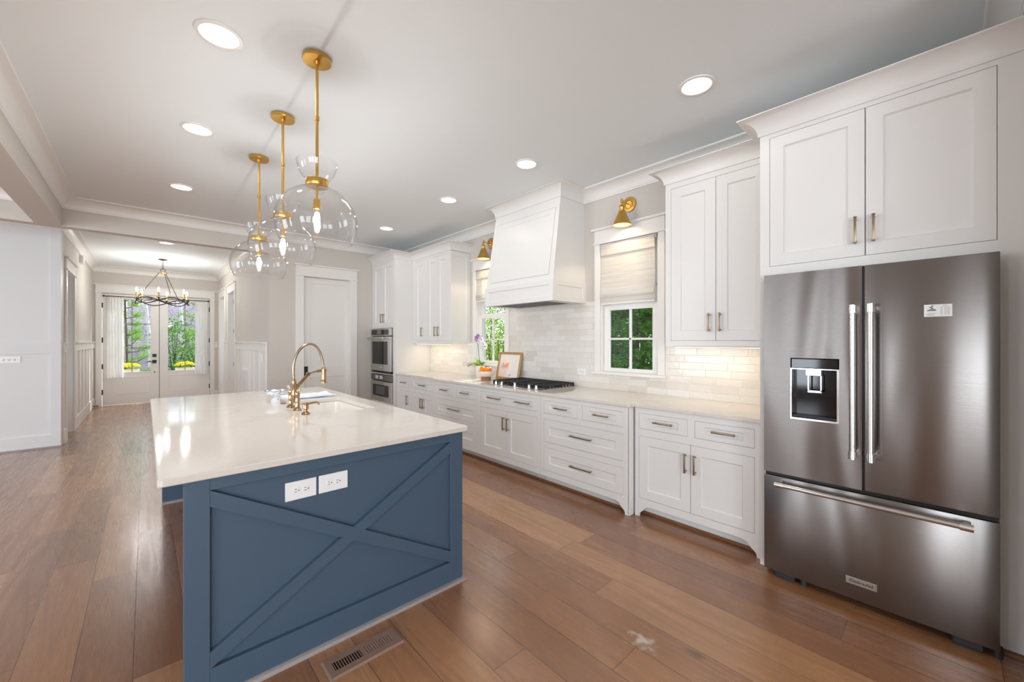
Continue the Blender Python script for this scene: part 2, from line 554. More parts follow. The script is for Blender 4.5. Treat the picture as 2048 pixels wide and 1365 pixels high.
def grid_fill(bm, a0, a1, b0, b1, holes, f):
    """boxes that fill the rectangle a0..a1 x b0..b1 except the holes; f(a0,a1,b0,b1) adds one box"""
    bs = sorted({b0, b1, *[h[2] for h in holes], *[h[3] for h in holes]})
    bs = [b for b in bs if b0 <= b <= b1]
    for lo, hi in zip(bs[:-1], bs[1:]):
        mid = (lo + hi) / 2
        hs = sorted([(h[0], h[1]) for h in holes if h[2] < mid < h[3]])
        cur = a0
        for h in hs:
            if h[0] > cur + 1e-5:
                f(cur, h[0], lo, hi)
            cur = max(cur, h[1])
        if cur < a1 - 1e-5:
            f(cur, a1, lo, hi)

def panel(bm, O, U, V, N, u0, u1, v0, v1, t=0.02, su=0.06, sv=0.06, rec=0.011, bead=0.007, ch=0.0012, rect=None):
    """framed flat-panel door: one closed mesh"""
    O, U, V, N = Vector(O), Vector(U), Vector(V), Vector(N)
    def ring(du, dv, n):
        return [bm.verts.new(O + U * a + V * b + N * n) for a, b in ((u0 + du, v0 + dv), (u1 - du, v0 + dv), (u1 - du, v1 - dv), (u0 + du, v1 - dv))]
    L = [ring(0, 0, 0), ring(0, 0, t - ch), ring(ch, ch, t), ring(su, sv, t), ring(su + 0.3 * bead, sv + 0.3 * bead, t - 0.35 * rec), ring(su + bead, sv + bead, t - rec)]
    for a, b in zip(L[:-1], L[1:]):
        for i in range(4):
            j = (i + 1) % 4
            bm.faces.new((a[i], a[j], b[j], b[i]))
    bm.faces.new(L[0][::-1]); bm.faces.new(L[-1])

LOC = {}
def finish(name, bm, mat, smooth):
    bmesh.ops.recalc_face_normals(bm, faces=bm.faces)
    me = bpy.data.meshes.new(name)
    bm.to_mesh(me); bm.free()
    for m in (mat if isinstance(mat, (list, tuple)) else [mat]):
        me.materials.append(m)
    if smooth:
        me.polygons.foreach_set('use_smooth', [True] * len(me.polygons))
        me.set_sharp_from_angle(angle=math.radians(smooth if smooth is not True else 40))
    return me

def part(name, bm, mat, parent, smooth=False, label=None):
    me = finish(name, bm, mat, smooth)
    P = LOC[parent.name]
    me.transform(Matrix.Translation(-P))
    o = bpy.data.objects.new(name, me)
    COL.objects.link(o)
    o.parent = parent
    LOC[o.name] = P
    if label:
        o['label'] = label
    return o

def tag(o, label, cat, group=None, kind=None):
    o['label'] = label
    o['category'] = cat
    if group: o['group'] = group
    if kind: o['kind'] = kind
    return o

def thing(name, label, cat, loc, group=None, kind=None):
    o = bpy.data.objects.new(name, None)
    o.empty_display_size = 0.1
    COL.objects.link(o)
    o.location = loc
    LOC[o.name] = Vector(loc)
    return tag(o, label, cat, group, kind)

def single(name, bm, mat, label, cat, group=None, kind=None, smooth=False, origin=None):
    me = finish(name, bm, mat, smooth)
    if origin is None:
        cs = [v.co for v in me.vertices]
        lo = [min(c[i] for c in cs) for i in range(3)]; hi = [max(c[i] for c in cs) for i in range(3)]
        origin = ((lo[0] + hi[0]) / 2, (lo[1] + hi[1]) / 2, lo[2])
    origin = Vector(origin)
    me.transform(Matrix.Translation(-origin))
    o = bpy.data.objects.new(name, me)
    COL.objects.link(o)
    o.location = origin
    LOC[o.name] = origin
    return tag(o, label, cat, group, kind)

def struct(name, bm, mat, label, cat, smooth=False, origin=(0, 0, 0)):
    return single(name, bm, mat, label, cat, None, 'structure', smooth, origin)

def copy_tree(o, loc=None, parent=None, label=None):
    c = o.copy()
    COL.objects.link(c)
    if parent: c.parent = parent
    if loc is not None:
        c.location = loc
        LOC[c.name] = Vector(loc)
    if label: c['label'] = label
    for ch in o.children:
        copy_tree(ch, None, c)
    return c

def B():
    return bmesh.new()
# ================================================================== THE SETTING
XW, ZC = 3.56, 3.05          # cabinet wall, ceiling height
YB = 6.77                    # pantry wall and beam face
YE = 12.40                   # entry wall
HL, HR = -0.84, 1.345        # hall walls
W1, W2 = 2.165, 4.320        # window centres along the cabinet wall

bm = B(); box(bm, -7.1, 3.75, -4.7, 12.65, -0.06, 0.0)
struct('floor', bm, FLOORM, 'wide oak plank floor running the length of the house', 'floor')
bm = B(); box(bm, -7.1, 3.75, -4.7, 12.65, ZC, ZC + 0.08)
struct('ceiling', bm, CEIL, 'smooth white ceiling over kitchen, hall and side room', 'ceiling')

# cabinet wall with two window openings
bm = B()
hol = [(c - 0.325, c + 0.325, 1.10, 2.44) for c in (W1, W2)]
grid_fill(bm, -4.7, 6.77, 0, ZC, hol, lambda a, b, c, d: box(bm, XW, XW + 0.17, a, b, c, d))
struct('wall_right', bm, WALL, 'greige wall behind the white cabinets, with two windows', 'wall')

# glazed backsplash
bm = B()
hb = [(c - 0.395, c + 0.395, 1.07, 3) for c in (W1, W2)]
hb += [(0.0, W1 - 0.3, 1.40, 3), (W1 + 0.3, W2 - 0.3, 1.845, 3), (W2 + 0.3, 6, 1.40, 3)]
grid_fill(bm, 0.815, 5.915, 0.914, 1.845, hb, lambda a, b, c, d: box(bm, XW - 0.010, XW, a, b, c, d))
struct('wall_backsplash', bm, TILE, 'glossy off-white brick tile backsplash above the long counter', 'backsplash')

# pantry wall with a door opening
bm = B()
grid_fill(bm, HR, XW + 0.17, 0, ZC, [(1.813, 2.523, -1, 2.43)], lambda a, b, c, d: box(bm, a, b, YB, YB + 0.14, c, d))
struct('wall_back', bm, WALL, 'greige wall around the pantry door', 'wall')

# beams
bm = B(); box(bm, -6.9, HR, YB, YB + 0.14, 2.72, ZC)
struct('beam_hall', bm, WALL, 'dropped beam across the hall opening', 'beam')
bm = B(); box(bm, -0.90, -0.70, -4.5, YB, 2.72, ZC)
struct('beam_left', bm, WALL, 'dropped beam along the left side of the kitchen', 'beam')

# left panelled wall
bm = B(); box(bm, -7.0, HL, 8.10, 8.25, 0, ZC)
box(bm, -7.0, -0.935, 8.082, 8.10, 1.252, 1.392)
box(bm, -7.0, HL, 8.078, 8.10, 0.0, 0.168)
box(bm, -0.935, HL, 8.082, 8.10, 0.168, 2.99)
box(bm, -2.30, -2.20, 8.084, 8.10, 0.168, 2.99)
struct('wall_left', bm, PANELW, 'white board panelled wall left of the hall', 'wall')

# hall left wall with an opening
bm = B()
grid_fill(bm, 8.25, YE, 0, ZC, [(8.50, 9.30, -1, 2.43)], lambda a, b, c, d: box(bm, HL - 0.17, HL, a, b, c, d))
struct('wall_hall_left', bm, WALL, 'greige left wall of the entry hall', 'wall')
bm = B(); box(bm, HL - 1.2, HL - 1.1, 8.25, 9.6, 0, ZC); box(bm, HL - 1.2, HL - 0.17, 9.6, 9.7, 0, ZC)
struct('wall_side_room', bm, WALL, 'wall seen through the doorway on the left of the hall', 'wall')

# hall right wall with two openings
bm = B()
grid_fill(bm, 6.91, YE, 0, ZC, [(9.80, 10.62, -1, 2.44), (11.20, 12.02, -1, 2.44)], lambda a, b, c, d: box(bm, HR, HR + 0.14, a, b, c, d))
struct('wall_hall_right', bm, WALL, 'greige right wall of the entry hall', 'wall')
bm = B(); box(bm, HR + 1.2, HR + 1.3, 9.5, 12.3, 0, ZC); box(bm, HR + 0.14, HR + 1.2, 9.5, 9.6, 0, ZC)
struct('wall_closet', bm, PANELW, 'wall seen through the doorways on the right of the hall', 'wall')

# entry wall
bm = B()
grid_fill(bm, HL - 0.17, HR + 1.3, 0, ZC, [(-0.70, 1.18, -1, 2.47)], lambda a, b, c, d: box(bm, a, b, YE, YE + 0.2, c, d))
struct('wall_entry', bm, WALL, 'greige wall around the double entry doors', 'wall')

# unseen sides of the open room
bm = B()
grid_fill(bm, -7.1, 3.75, 0, ZC, [(x - 1.15, x + 1.15, 0.2, 2.5) for x in (-5.0, -1.9)], lambda a, b, c, d: box(bm, a, b, -4.7, -4.5, c, d))
struct('wall_front', bm, WALL, 'wall with large windows behind the viewpoint', 'wall')
bm = B()
grid_fill(bm, -4.7, 8.2, 0, ZC, [(y - w / 2, y + w / 2, 0.2, 2.5) for y, w in ((-2.8, 2.2), (2.55, 0.7), (5.6, 2.4))], lambda a, b, c, d: box(bm, -7.2, -7.0, a, b, c, d))
struct('wall_far_left', bm, WALL, 'far wall with large windows in the open room on the left', 'wall')

bm = B(); box(bm, 2.40, XW + 0.17, -0.40, -0.242, 0, ZC)
struct('wall_kitchen_end', bm, WALL, 'greige wall closing the kitchen beside the refrigerator', 'wall')

# ---- crowns
CP = crown_prof(0.12, 0.13)
def crown(name, path, label, p=CP):
    bm = B(); sweep(bm, path, p, ZC)
    return struct(name, bm, TRIM, label, 'crown moulding', smooth=30)
crown('trim_1', [(2.40, -0.242), (XW, -0.242), (XW, 2.715)], 'white cove crown on the cabinet wall right of the range hood')
crown('trim_2', [(XW, 3.74), (XW, YB), (-0.70, YB), (-0.70, -4.5)], 'white cove crown left of the range hood and along the beams')
crown('trim_3', [(HR, 6.91), (HR, YE), (HL, YE), (HL, 8.10), (-6.9, 8.10)], 'white cove crown around the entry hall')
crown('trim_4', [(-0.90, -4.5), (-0.90, YB), (-6.9, YB)], 'white cove crown in the side room left of the beam')

# ---- casings
def casing(name, axis, pos, sgn, a0, a1, ztop, wd, label, thick=0.022, z0=0.0, head=0.165, legs=True, over=0.03):
    """door or window casing on a wall. axis 'y': wall faces along y, a is x; axis 'x': wall faces along x, a is y"""
    bm = B()
    def bx(p, q, t, lo, hi):
        if axis == 'y':
            box(bm, p, q, pos, pos + sgn * t, lo, hi, 0.002)
        else:
            box(bm, pos, pos + sgn * t, p, q, lo, hi, 0.002)
    if legs:
        bx(a0 - wd, a0, thick, z0, ztop)
        bx(a1, a1 + wd, thick, z0, ztop)
    bx(a0 - wd - 0.012, a1 + wd + 0.012, thick + 0.012, ztop, ztop + 0.018)
    bx(a0 - wd, a1 + wd, thick, ztop + 0.018, ztop + head)
    bx(a0 - wd - over, a1 + wd + over, thick + 0.028, ztop + head, ztop + head + 0.022)
    return struct(name, bm, TRIM, label, 'door casing')
casing('trim_5', 'y', YB, -1, 1.813, 2.523, 2.43, 0.115, 'white flat casing around the pantry door')
casing('trim_6', 'y', YE, -1, -0.70, 1.18, 2.47, 0.095, 'white flat casing around the double entry doors')
casing('trim_7', 'x', HL, 1, 8.50, 9.30, 2.43, 0.10, 'white casing around the doorway left of the hall')
casing('trim_8', 'x', HR, -1, 9.80, 10.62, 2.44, 0.10, 'white casing around the nearer doorway right of the hall')
casing('trim_9', 'x', HR, -1, 11.20, 12.02, 2.44, 0.10, 'white casing around the farther doorway right of the hall')

# door linings
def lining(name, bxs, label):
    bm = B()
    for b in bxs: box(bm, *b)
    return struct(name, bm, TRIM, label, 'door lining')
lining('trim_10', [(1.80, 1.815, YB, YB + 0.14, 0, 2.43), (2.521, 2.536, YB, YB + 0.14, 0, 2.43), (1.80, 2.536, YB, YB + 0.14, 2.428, 2.44)], 'white lining of the pantry doorway')
lining('trim_11', [(HL - 0.17, HL, 8.49, 8.505, 0, 2.43), (HL - 0.17, HL, 9.295, 9.31, 0, 2.43), (HL - 0.17, HL, 8.49, 9.31, 2.428, 2.445)], 'white lining of the left hall doorway')
bm_l = [(HR, HR + 0.14, a, a + 0.016, 0, 2.44) for a in (9.79, 10.616, 11.19, 12.016)] + [(HR, HR + 0.14, 9.79, 10.63, 2.438, 2.45), (HR, HR + 0.14, 11.19, 12.03, 2.438, 2.45)]
lining('trim_12', bm_l, 'white lining of the two right hall doorways')

# ---- wainscot and baseboards
def wainscot(name, xw, sgn, segs, battens, label):
    bm = B()
    for a, b in segs:
        box(bm, xw, xw + sgn * 0.02, a, b, 1.262, 1.385, 0.001)
        box(bm, xw, xw + sgn * 0.045, a, b, 1.385, 1.405, 0.002)
        box(bm, xw, xw + sgn * 0.022, a, b, 0.0, 0.19, 0.001)
        box(bm, xw, xw + sgn * 0.006, a, b, 0.19, 1.262)
    for y in battens:
        box(bm, xw, xw + sgn * 0.02, y - 0.03, y + 0.03, 0.19, 1.262, 0.001)
    return struct(name, bm, TRIM, label, 'wainscot')
wainscot('trim_13', HL, 1, [(8.25, 8.40), (9.40, YE)], (9.46, 9.95, 10.45, 10.95, 11.45, 11.95, 12.33), 'white batten wainscot on the left hall wall')
wainscot('trim_14', HR, -1, [(6.91, 9.70), (10.72, 11.10), (12.12, YE)], (6.95, 7.42, 7.85, 8.20, 8.88, 9.28, 9.66), 'white batten wainscot on the right hall wall')
bm = B()
for a, b in ((HL, -0.80), (1.28, HR)):
    box(bm, a, b, YE, YE - 0.02, 1.262, 1.385); box(bm, a, b, YE, YE - 0.045, 1.385, 1.405); box(bm, a, b, YE, YE - 0.022, 0, 0.19)
struct('trim_15', bm, TRIM, 'white chair rail ends beside the entry doors', 'wainscot')
bm = B()
box(bm, HR, 1.69, YB - 0.018, YB, 0, 0.17, 0.002); box(bm, 2.645, 2.89, YB - 0.018, YB, 0, 0.17, 0.002)
struct('baseboard_back', bm, TRIM, 'white baseboard under the pantry wall', 'baseboard')
bm = B()
prism(bm, [(8.078, 0), (8.078, 0.018), (8.066, 0.014), (8.06, 0)], 'yz', -7.0, HL)
struct('baseboard_left', bm, SHOE, 'thin shoe strip along the foot of the panelled wall', 'baseboard')

# ---- kitchen windows
def kitchen_window(i, yc, lab):
    a, b = yc - 0.325, yc + 0.325
    bm = B()
    # casing, head, apron, stool
    box(bm, XW - 0.024, XW, a - 0.068, a, 1.10, 2.44, 0.002); box(bm, XW - 0.024, XW, b, b + 0.068, 1.10, 2.44, 0.002)
    box(bm, XW - 0.036, XW, a - 0.082, b + 0.082, 2.44, 2.456, 0.002)
    box(bm, XW - 0.024, XW, a - 0.068, b + 0.068, 2.456, 2.585, 0.002)
    box(bm, XW - 0.052, XW, a - 0.098, b + 0.098, 2.585, 2.607, 0.003)
    box(bm, XW, XW + 0.12, a, b, 1.075, 1.0995)
    box(bm, XW - 0.055, XW, a - 0.088, b + 0.088, 1.073, 1.10, 0.003)
    # jambs
    box(bm, XW, XW + 0.12, a, a + 0.016, 1.10, 2.44); box(bm, XW, XW + 0.12, b - 0.016, b, 1.10, 2.44); box(bm, XW, XW + 0.12, a, b, 2.424, 2.44)
    w = struct('window_%d' % i, bm, TRIM, lab, 'window')
    def sash(name, x, z0, z1, rail_lo, rail_hi, mz):
        bm = B()
        s0, s1 = a + 0.018, b - 0.018
        g0, g1, h0, h1 = s0 + 0.064, s1 - 0.064, z0 + rail_lo, z1 - rail_hi
        for q in ((s0, g0, z0, z1), (g1, s1, z0, z1), (g0, g1, z0, h0), (g0, g1, h1, z1)):
            box(bm, x, x + 0.034, *q, 0.002)
        box(bm, x + 0.006, x + 0.028, yc - 0.011, yc + 0.011, h0, h1, 0.002)
        box(bm, x + 0.006, x + 0.028, g0, g1, mz - 0.010, mz + 0.010, 0.002)
        sh = part(name, bm, TRIM, w)
        bm = B(); box(bm, x + 0.015, x + 0.019, g0 - 0.004, g1 + 0.004, h0 - 0.004, h1 + 0.004)
        part('glass', bm, PANE, sh)
    sash('lower_sash', XW + 0.030, 1.10, 1.785, 0.040, 0.045, 1.442)
    sash('upper_sash', XW + 0.068, 1.765, 2.424, 0.045, 0.05, 2.09)
    return w
kitchen_window(1, W1, 'white four-pane sash window beside the tall right wall cabinet')
kitchen_window(2, W2, 'white sash window behind the orchid, partly hidden by the range hood')

# ---- pantry door
bm = B()
O = (1.816, YB + 0.085, 0.006)
V = (0, 0, 1)
wd, ht = 0.704, 2.420
pd = []
x0, x1 = 1.816, 2.520
yf = YB + 0.05
box(bm, x0, x1, yf + 0.010, yf + 0.045, 0.006, 2.425)
for q in ((x0, x0 + 0.11, 0.006, 2.425), (x1 - 0.055, x1, 0.006, 2.425), (x0 + 0.11, x1 - 0.055, 0.006, 0.20), (x0 + 0.11, x1 - 0.055, 0.84, 1.0), (x0 + 0.11, x1 - 0.055, 2.335, 2.425)):
    box(bm, q[0], q[1], yf, yf + 0.012, q[2], q[3], 0.002)
dr = struct('door_1', bm, TRIM, 'white two-panel pocket door of the pantry', 'door')
bm = B(); box(bm, 1.818, 1.886, yf - 0.004, yf, 0.845, 1.02, 0.001); box(bm, 1.835, 1.869, yf - 0.005, yf - 0.003, 0.885, 0.98, 0.001)
part('pull_plate', bm, BLACKM, dr, label='black rectangular pocket-door pull')

# ---- double entry doors
def entry_door(i, x0, x1, lab, handed):
    yf = YE + 0.03
    bm = B()
    g0, g1, z0, z1 = x0 + 0.155, x1 - 0.145, 0.72, 2.355
    if handed > 0:
        g0, g1 = x0 + 0.145, x1 - 0.155
    holes = [(g0, g1, z0, z1)]
    grid_fill(bm, x0, x1, 0.012, 2.462, holes, lambda a, b, c, d: box(bm, a, b, yf, yf + 0.045, c, d))
    # raised frame of the lower panel
    for q in ((g0, g1, 0.24, 0.252), (g0, g1, 0.598, 0.61), (g0, g0 + 0.012, 0.252, 0.598), (g1 - 0.012, g1, 0.252, 0.598)):
        box(bm, q[0], q[1], yf - 0.006, yf, q[2], q[3], 0.002)
    for q in ((g0 - 0.012, g1 + 0.012, z0 - 0.012, z0), (g0 - 0.012, g1 + 0.012, z1, z1 + 0.012), (g0 - 0.012, g0, z0, z1), (g1, g1 + 0.012, z0, z1)):
        box(bm, q[0], q[1], yf - 0.008, yf, q[2], q[3], 0.002)
    d = struct('door_%d' % i, bm, TRIM, lab, 'door')
    bm = B(); box(bm, g0 - 0.003, g1 + 0.003, yf + 0.020, yf + 0.026, z0 - 0.003, z1 + 0.003)
    part('glass', bm, PANE, d)
    bm = B()
    xm = (g0 + g1) / 2
    box(bm, xm - 0.009, xm + 0.009, yf + 0.012, yf + 0.034, z0, z1)
    for t in (1, 2):
        zz = z0 + (z1 - z0) * t / 3
        box(bm, g0, g1, yf + 0.012, yf + 0.034, zz - 0.009, zz + 0.009)
    part('muntin_grid', bm, M('grid_grey_%d' % i, '#8a8a88', 0.5), d, label='grey muntin grid over six panes')
    hx = x0 if handed < 0 else x1
    for z in (0.30, 0.86, 1.44, 2.20):
        bm = B(); box(bm, hx - 0.012, hx + 0.012, yf - 0.010, yf, z - 0.055, z + 0.055, 0.003)
        part('hinge', bm, HINGE, d, label='black hinge')
    return d, yf
dl, yf = entry_door(2, -0.693, 0.234, 'left leaf of the white glazed double entry doors, with black lock', -1)
for nm, z in (('deadbolt', 1.085), ('lever_plate', 0.945)):
    bm = B(); box(bm, 0.118, 0.190, yf - 0.014, yf, z - 0.036, z + 0.036, 0.003)
    q = part(nm, bm, BLACKM, dl, label='black square %s' % ('deadbolt' if nm == 'deadbolt' else 'lever plate'))
bm = B(); cyl(bm, (0.154, yf - 0.014, 0.945), (0.154, yf - 0.05, 0.945), 0.011); box(bm, 0.02, 0.162, yf - 0.062, yf - 0.046, 0.937, 0.953, 0.003)
part('lever', bm, BLACKM, q, label='black lever handle')
bm = B(); cyl(bm, (0.156, yf - 0.012, 0.70), (0.156, yf, 0.70), 0.014)
part('door_bolt', bm, BLACKM, dl)
dr2, yf = entry_door(3, 0.246, 1.173, 'right leaf of the white glazed double entry doors', 1)
bm = B(); box(bm, 0.236, 0.244, YE + 0.032, YE + 0.07, 0.012, 2.462)
part('astragal', bm, BLACKM, dl, label='dark gap strip between the two door leaves')

# hinges of the right hall doorway
bm = B()
d4 = None
box(bm, HR + 0.10, HR + 0.90, 9.83, 9.87, 0.01, 2.42, 0.002)
d4 = struct('door_4', bm, TRIM, 'white door standing open in the right hall doorway', 'door')
for z in (0.30, 0.95, 1.62, 2.22):
    bm = B(); box(bm, HR - 0.026, HR + 0.03, 9.80, 9.825, z - 0.05, z + 0.05, 0.004)
    part('hinge', bm, HINGE, d4, label='black hinge')
# ================================================================== CABINETS
U, V, NX = (0, 1, 0), (0, 0, 1), (-1, 0, 0)

def pull(parent, X, yc, zc, ax, L, mat=None):
    """square bar pull standing off a front at x = X"""
    bm = B()
    s = 0.030
    h = L / 2
    if ax == 'y':
        box(bm, X - s - 0.006, X - s + 0.006, yc - h, yc + h, zc - 0.0055, zc + 0.0055, 0.003, 2)
        for q in (-1, 1):
            box(bm, X - s + 0.002, X, yc + q * (h - 0.010) - 0.005, yc + q * (h - 0.010) + 0.005, zc - 0.005, zc + 0.005, 0.002)
            box(bm, X - s - 0.008, X - s + 0.008, yc + q * h - 0.004, yc + q * h + 0.004, zc - 0.0075, zc + 0.0075, 0.002)
    else:
        box(bm, X - s - 0.006, X - s + 0.006, yc - 0.0055, yc + 0.0055, zc - h, zc + h, 0.003, 2)
        for q in (-1, 1):
            box(bm, X - s + 0.002, X, yc - 0.005, yc + 0.005, zc + q * (h - 0.010) - 0.005, zc + q * (h - 0.010) + 0.005, 0.002)
            box(bm, X - s - 0.008, X - s + 0.008, yc - 0.0075, yc + 0.0075, zc + q * h - 0.004, zc + q * h + 0.004, 0.002)
    return part('handle', bm, mat or BRONZE, parent, smooth=30, label='bronze bar pull')

GAP = 0.0019
def front(parent, name, X, ya, yb, za, zb, su, sv, pulls=()):
    bm = B()
    panel(bm, (X + 0.020, 0, 0), U, V, NX, ya + GAP, yb - GAP, za + GAP, zb - GAP, 0.020, su, sv)
    d = part(name, bm, CAB, parent)
    for p in pulls:
        pull(d, X, *p)
    return d

def frame_mesh(X, y0, y1, z0, z1, holes, xb, thick=0.021, extra=None):
    """face frame with openings and the closed box behind it"""
    bm = B()
    grid_fill(bm, y0, y1, z0, z1, holes, lambda a, b, c, d: box(bm, X, X + thick, a, b, c, d))
    box(bm, X + thick + 0.001, xb, y0, y1, z0, z1)
    if extra: extra(bm)
    return bm

def bracket(bm, X, y_end, sgn, ztop=0.096, w=0.125, th=0.021):
    """scrolled foot bracket; y_end outer edge, sgn direction towards the cabinet middle"""
    pts = [(0, ztop), (0, 0.0), (0.036, 0.0), (0.036, 0.010), (0.040, 0.026), (0.052, 0.040), (0.066, 0.050), (0.078, 0.062), (0.088, 0.078), (0.104, 0.088), (w, 0.092), (w, ztop)]
    prism(bm, [(y_end + sgn * a, b) for a, b in pts], 'yz', X, X + th)

def base_unit(name, label, X, y0, y1, fronts, feet=(), group='white base cabinets under the long counter', side=None):
    """fronts: (part name, ya, yb, za, zb, su, sv, pulls)"""
    t = thing(name, label, 'cabinet', (X + 0.3, (y0 + y1) / 2, 0), group)
    holes = [f[1:5] for f in fronts]
    # merge touching doors into one opening
    mer = []
    for h in sorted(holes, key=lambda h: (h[2], h[0])):
        if mer and abs(mer[-1][1] - h[0]) < 0.004 and abs(mer[-1][2] - h[2]) < 0.004:
            mer[-1] = (mer[-1][0], h[1], mer[-1][2], mer[-1][3])
        else:
            mer.append(h)
    def ex(bm):
        for yend, s in feet:
            bracket(bm, X, yend, s)
        if side: side(bm)
    part('frame', frame_mesh(X, y0, y1, 0.096, 0.884, mer, XW - 0.012, extra=ex), CAB, t)
    bm = B(); box(bm, X + 0.085, X + 0.10, y0 + 0.002, y1 - 0.002, 0.0, 0.096)
    tk = part('toe_kick', bm, CAB, t)
    bm = B(); box(bm, X + 0.068, X + 0.085, y0 + 0.002, y1 - 0.002, 0.0, 0.022, 0.005)
    part('shoe_strip', bm, OAKST, tk, label='stained wooden shoe strip')
    for nm, ya, yb, za, zb, su, sv, pl in fronts:
        front(t, nm, X, ya, yb, za, zb, su, sv, pl)
    return t

ZD0, ZD1 = 0.712, 0.838      # top drawers
ZA0, ZA1 = 0.152, 0.655      # doors
X1, X2 = 2.95, 2.89
ZP = (ZD0 + ZD1) / 2 + 0.004

base_unit('base_cabinet', 'white base cabinet with two drawers and two doors, next to the refrigerator', X1, 0.812, 1.732, [
    ('drawer', 1.302, 1.693, ZD0, ZD1, 0.068, 0.034, [(1.485, ZP, 'y', 0.145)]),
    ('drawer', 0.860, 1.250, ZD0, ZD1, 0.068, 0.034, [(1.047, ZP, 'y', 0.145)]),
    ('door', 1.2797, 1.693, ZA0, ZA1, 0.070, 0.070, [(1.312, 0.518, 'z', 0.133)]),
    ('door', 0.860, 1.2793, ZA0, ZA1, 0.070, 0.070, [(1.243, 0.518, 'z', 0.133)])], feet=[(1.732, -1), (0.812, 1)])

def post_side(bm):
    # stepped corner post on the exposed end of the bumped-out run
    box(bm, X2, X2 + 0.06, 1.742, 1.760, 0.0, 0.884, 0.004)
    box(bm, X2 + 0.022, X2 + 0.036, 1.736, 1.744, 0.06, 0.86, 0.003)
base_unit('base_cabinet', 'white base cabinet of two small and two wide drawers, right of the cooktop', X2, 1.752, 2.737, [
    ('drawer', 1.805, 2.222, ZD0, ZD1, 0.068, 0.034, [(2.012, ZP, 'y', 0.145)]),
    ('drawer', 2.278, 2.690, ZD0, ZD1, 0.068, 0.034, [(2.466, ZP, 'y', 0.145)]),
    ('drawer', 1.805, 2.690, 0.431, ZA1, 0.068, 0.070, [(2.228, 0.548, 'y', 0.235)]),
    ('drawer', 1.805, 2.690, ZA0, 0.377, 0.068, 0.070, [(2.228, 0.270, 'y', 0.235)])], feet=[(1.752, 1)], side=post_side)
base_unit('base_cabinet', 'white base cabinet with one wide drawer front and two doors, under the cooktop', X2, 2.739, 3.737, [
    ('drawer', 2.780, 3.696, ZD0, ZD1, 0.068, 0.034, [(3.440, ZP, 'y', 0.205), (2.985, ZP, 'y', 0.205)]),
    ('door', 3.2447, 3.696, ZA0, ZA1, 0.070, 0.070, [(3.277, 0.518, 'z', 0.133)]),
    ('door', 2.780, 3.2443, ZA0, ZA1, 0.070, 0.070, [(3.210, 0.518, 'z', 0.133)])])
base_unit('base_cabinet', 'white base cabinet of two small and two wide drawers, below the orchid window', X2, 3.739, 4.733, [
    ('drawer', 3.780, 4.197, ZD0, ZD1, 0.068, 0.034, [(4.00, ZP, 'y', 0.145)]),
    ('drawer', 4.255, 4.680, ZD0, ZD1, 0.068, 0.034, [(4.462, ZP, 'y', 0.145)]),
    ('drawer', 3.780, 4.680, 0.431, ZA1, 0.068, 0.070, [(4.235, 0.548, 'y', 0.235)]),
    ('drawer', 3.780, 4.680, ZA0, 0.377, 0.068, 0.070, [(4.235, 0.270, 'y', 0.235)])], feet=[(4.733, -1)])
base_unit('base_cabinet', 'white base cabinet with one drawer over two doors, second unit from the wall ovens', X1, 4.735, 5.490, [
    ('drawer', 4.800, 5.452, ZD0, ZD1, 0.068, 0.034, [(5.125, ZP, 'y', 0.145)]),
    ('door', 5.1257, 5.452, ZA0, ZA1, 0.065, 0.070, [(5.157, 0.518, 'z', 0.133)]),
    ('door', 4.800, 5.1253, ZA0, ZA1, 0.065, 0.070, [(5.092, 0.518, 'z', 0.133)])])
base_unit('base_cabinet', 'narrow white base cabinet with one drawer over one door, touching the oven tower', X1, 5.492, 5.917, [
    ('drawer', 5.536, 5.850, ZD0, ZD1, 0.060, 0.034, [(5.690, ZP, 'y', 0.145)]),
    ('door', 5.536, 5.850, ZA0, ZA1, 0.065, 0.070, [(5.572, 0.518, 'z', 0.133)])])

# ---- long countertop
def bev_prism(poly, z0, z1, bev):
    bm = B(); prism(bm, poly, 'xy', z0, z1)
    bmesh.ops.recalc_face_normals(bm, faces=bm.faces)
    es = [e for e in bm.edges if abs(e.verts[0].co.z - e.verts[1].co.z) < 1e-5]
    bmesh.ops.bevel(bm, geom=es, offset=bev, segments=2, profile=0.5, affect='EDGES', clamp_overlap=True)
    return bm
poly = [(XW - 0.002, 0.812), (2.925, 0.812), (2.925, 1.722), (2.912, 1.735), (2.878, 1.735), (2.865, 1.748), (2.865, 4.722), (2.878, 4.735), (2.912, 4.735), (2.925, 4.748), (2.925, 5.917), (XW - 0.002, 5.917)]
single('countertop', bev_prism(poly, 0.885, 0.914, 0.004), QUARTZ, 'long white quartz countertop over the base cabinets along the wall', 'countertop')

# ---- wall cabinets with crowns
CPC = cove_prof(0.105, 0.105)
def crown_part(parent, path, z0, p=CPC, top=None):
    bm = B(); sweep(bm, path, p, z0)
    if top:
        box(bm, *top)
    return part('crown', bm, CAB, parent, smooth=30)

XU = 3.22
t = thing('wall_cabinet', 'tall white two-door wall cabinet between the window and the refrigerator cabinet', 'cabinet', (3.39, 1.21, 1.38))
part('frame', frame_mesh(XU, 0.812, 1.606, 1.38, 2.725, [(0.850, 1.559, 1.422, 2.682)], XW - 0.001), CAB, t)
front(t, 'door', XU, 1.2042, 1.559, 1.422, 2.682, 0.078, 0.078, [(1.249, 1.564, 'z', 0.135)])
front(t, 'door', XU, 0.850, 1.2038, 1.422, 2.682, 0.078, 0.078, [(1.170, 1.564, 'z', 0.135)])
crown_part(t, [(XU, 0.812), (XU, 1.606), (XW - 0.001, 1.606)], 2.83, top=(XU, XW - 0.001, 0.812, 1.606, 2.725, 2.82))

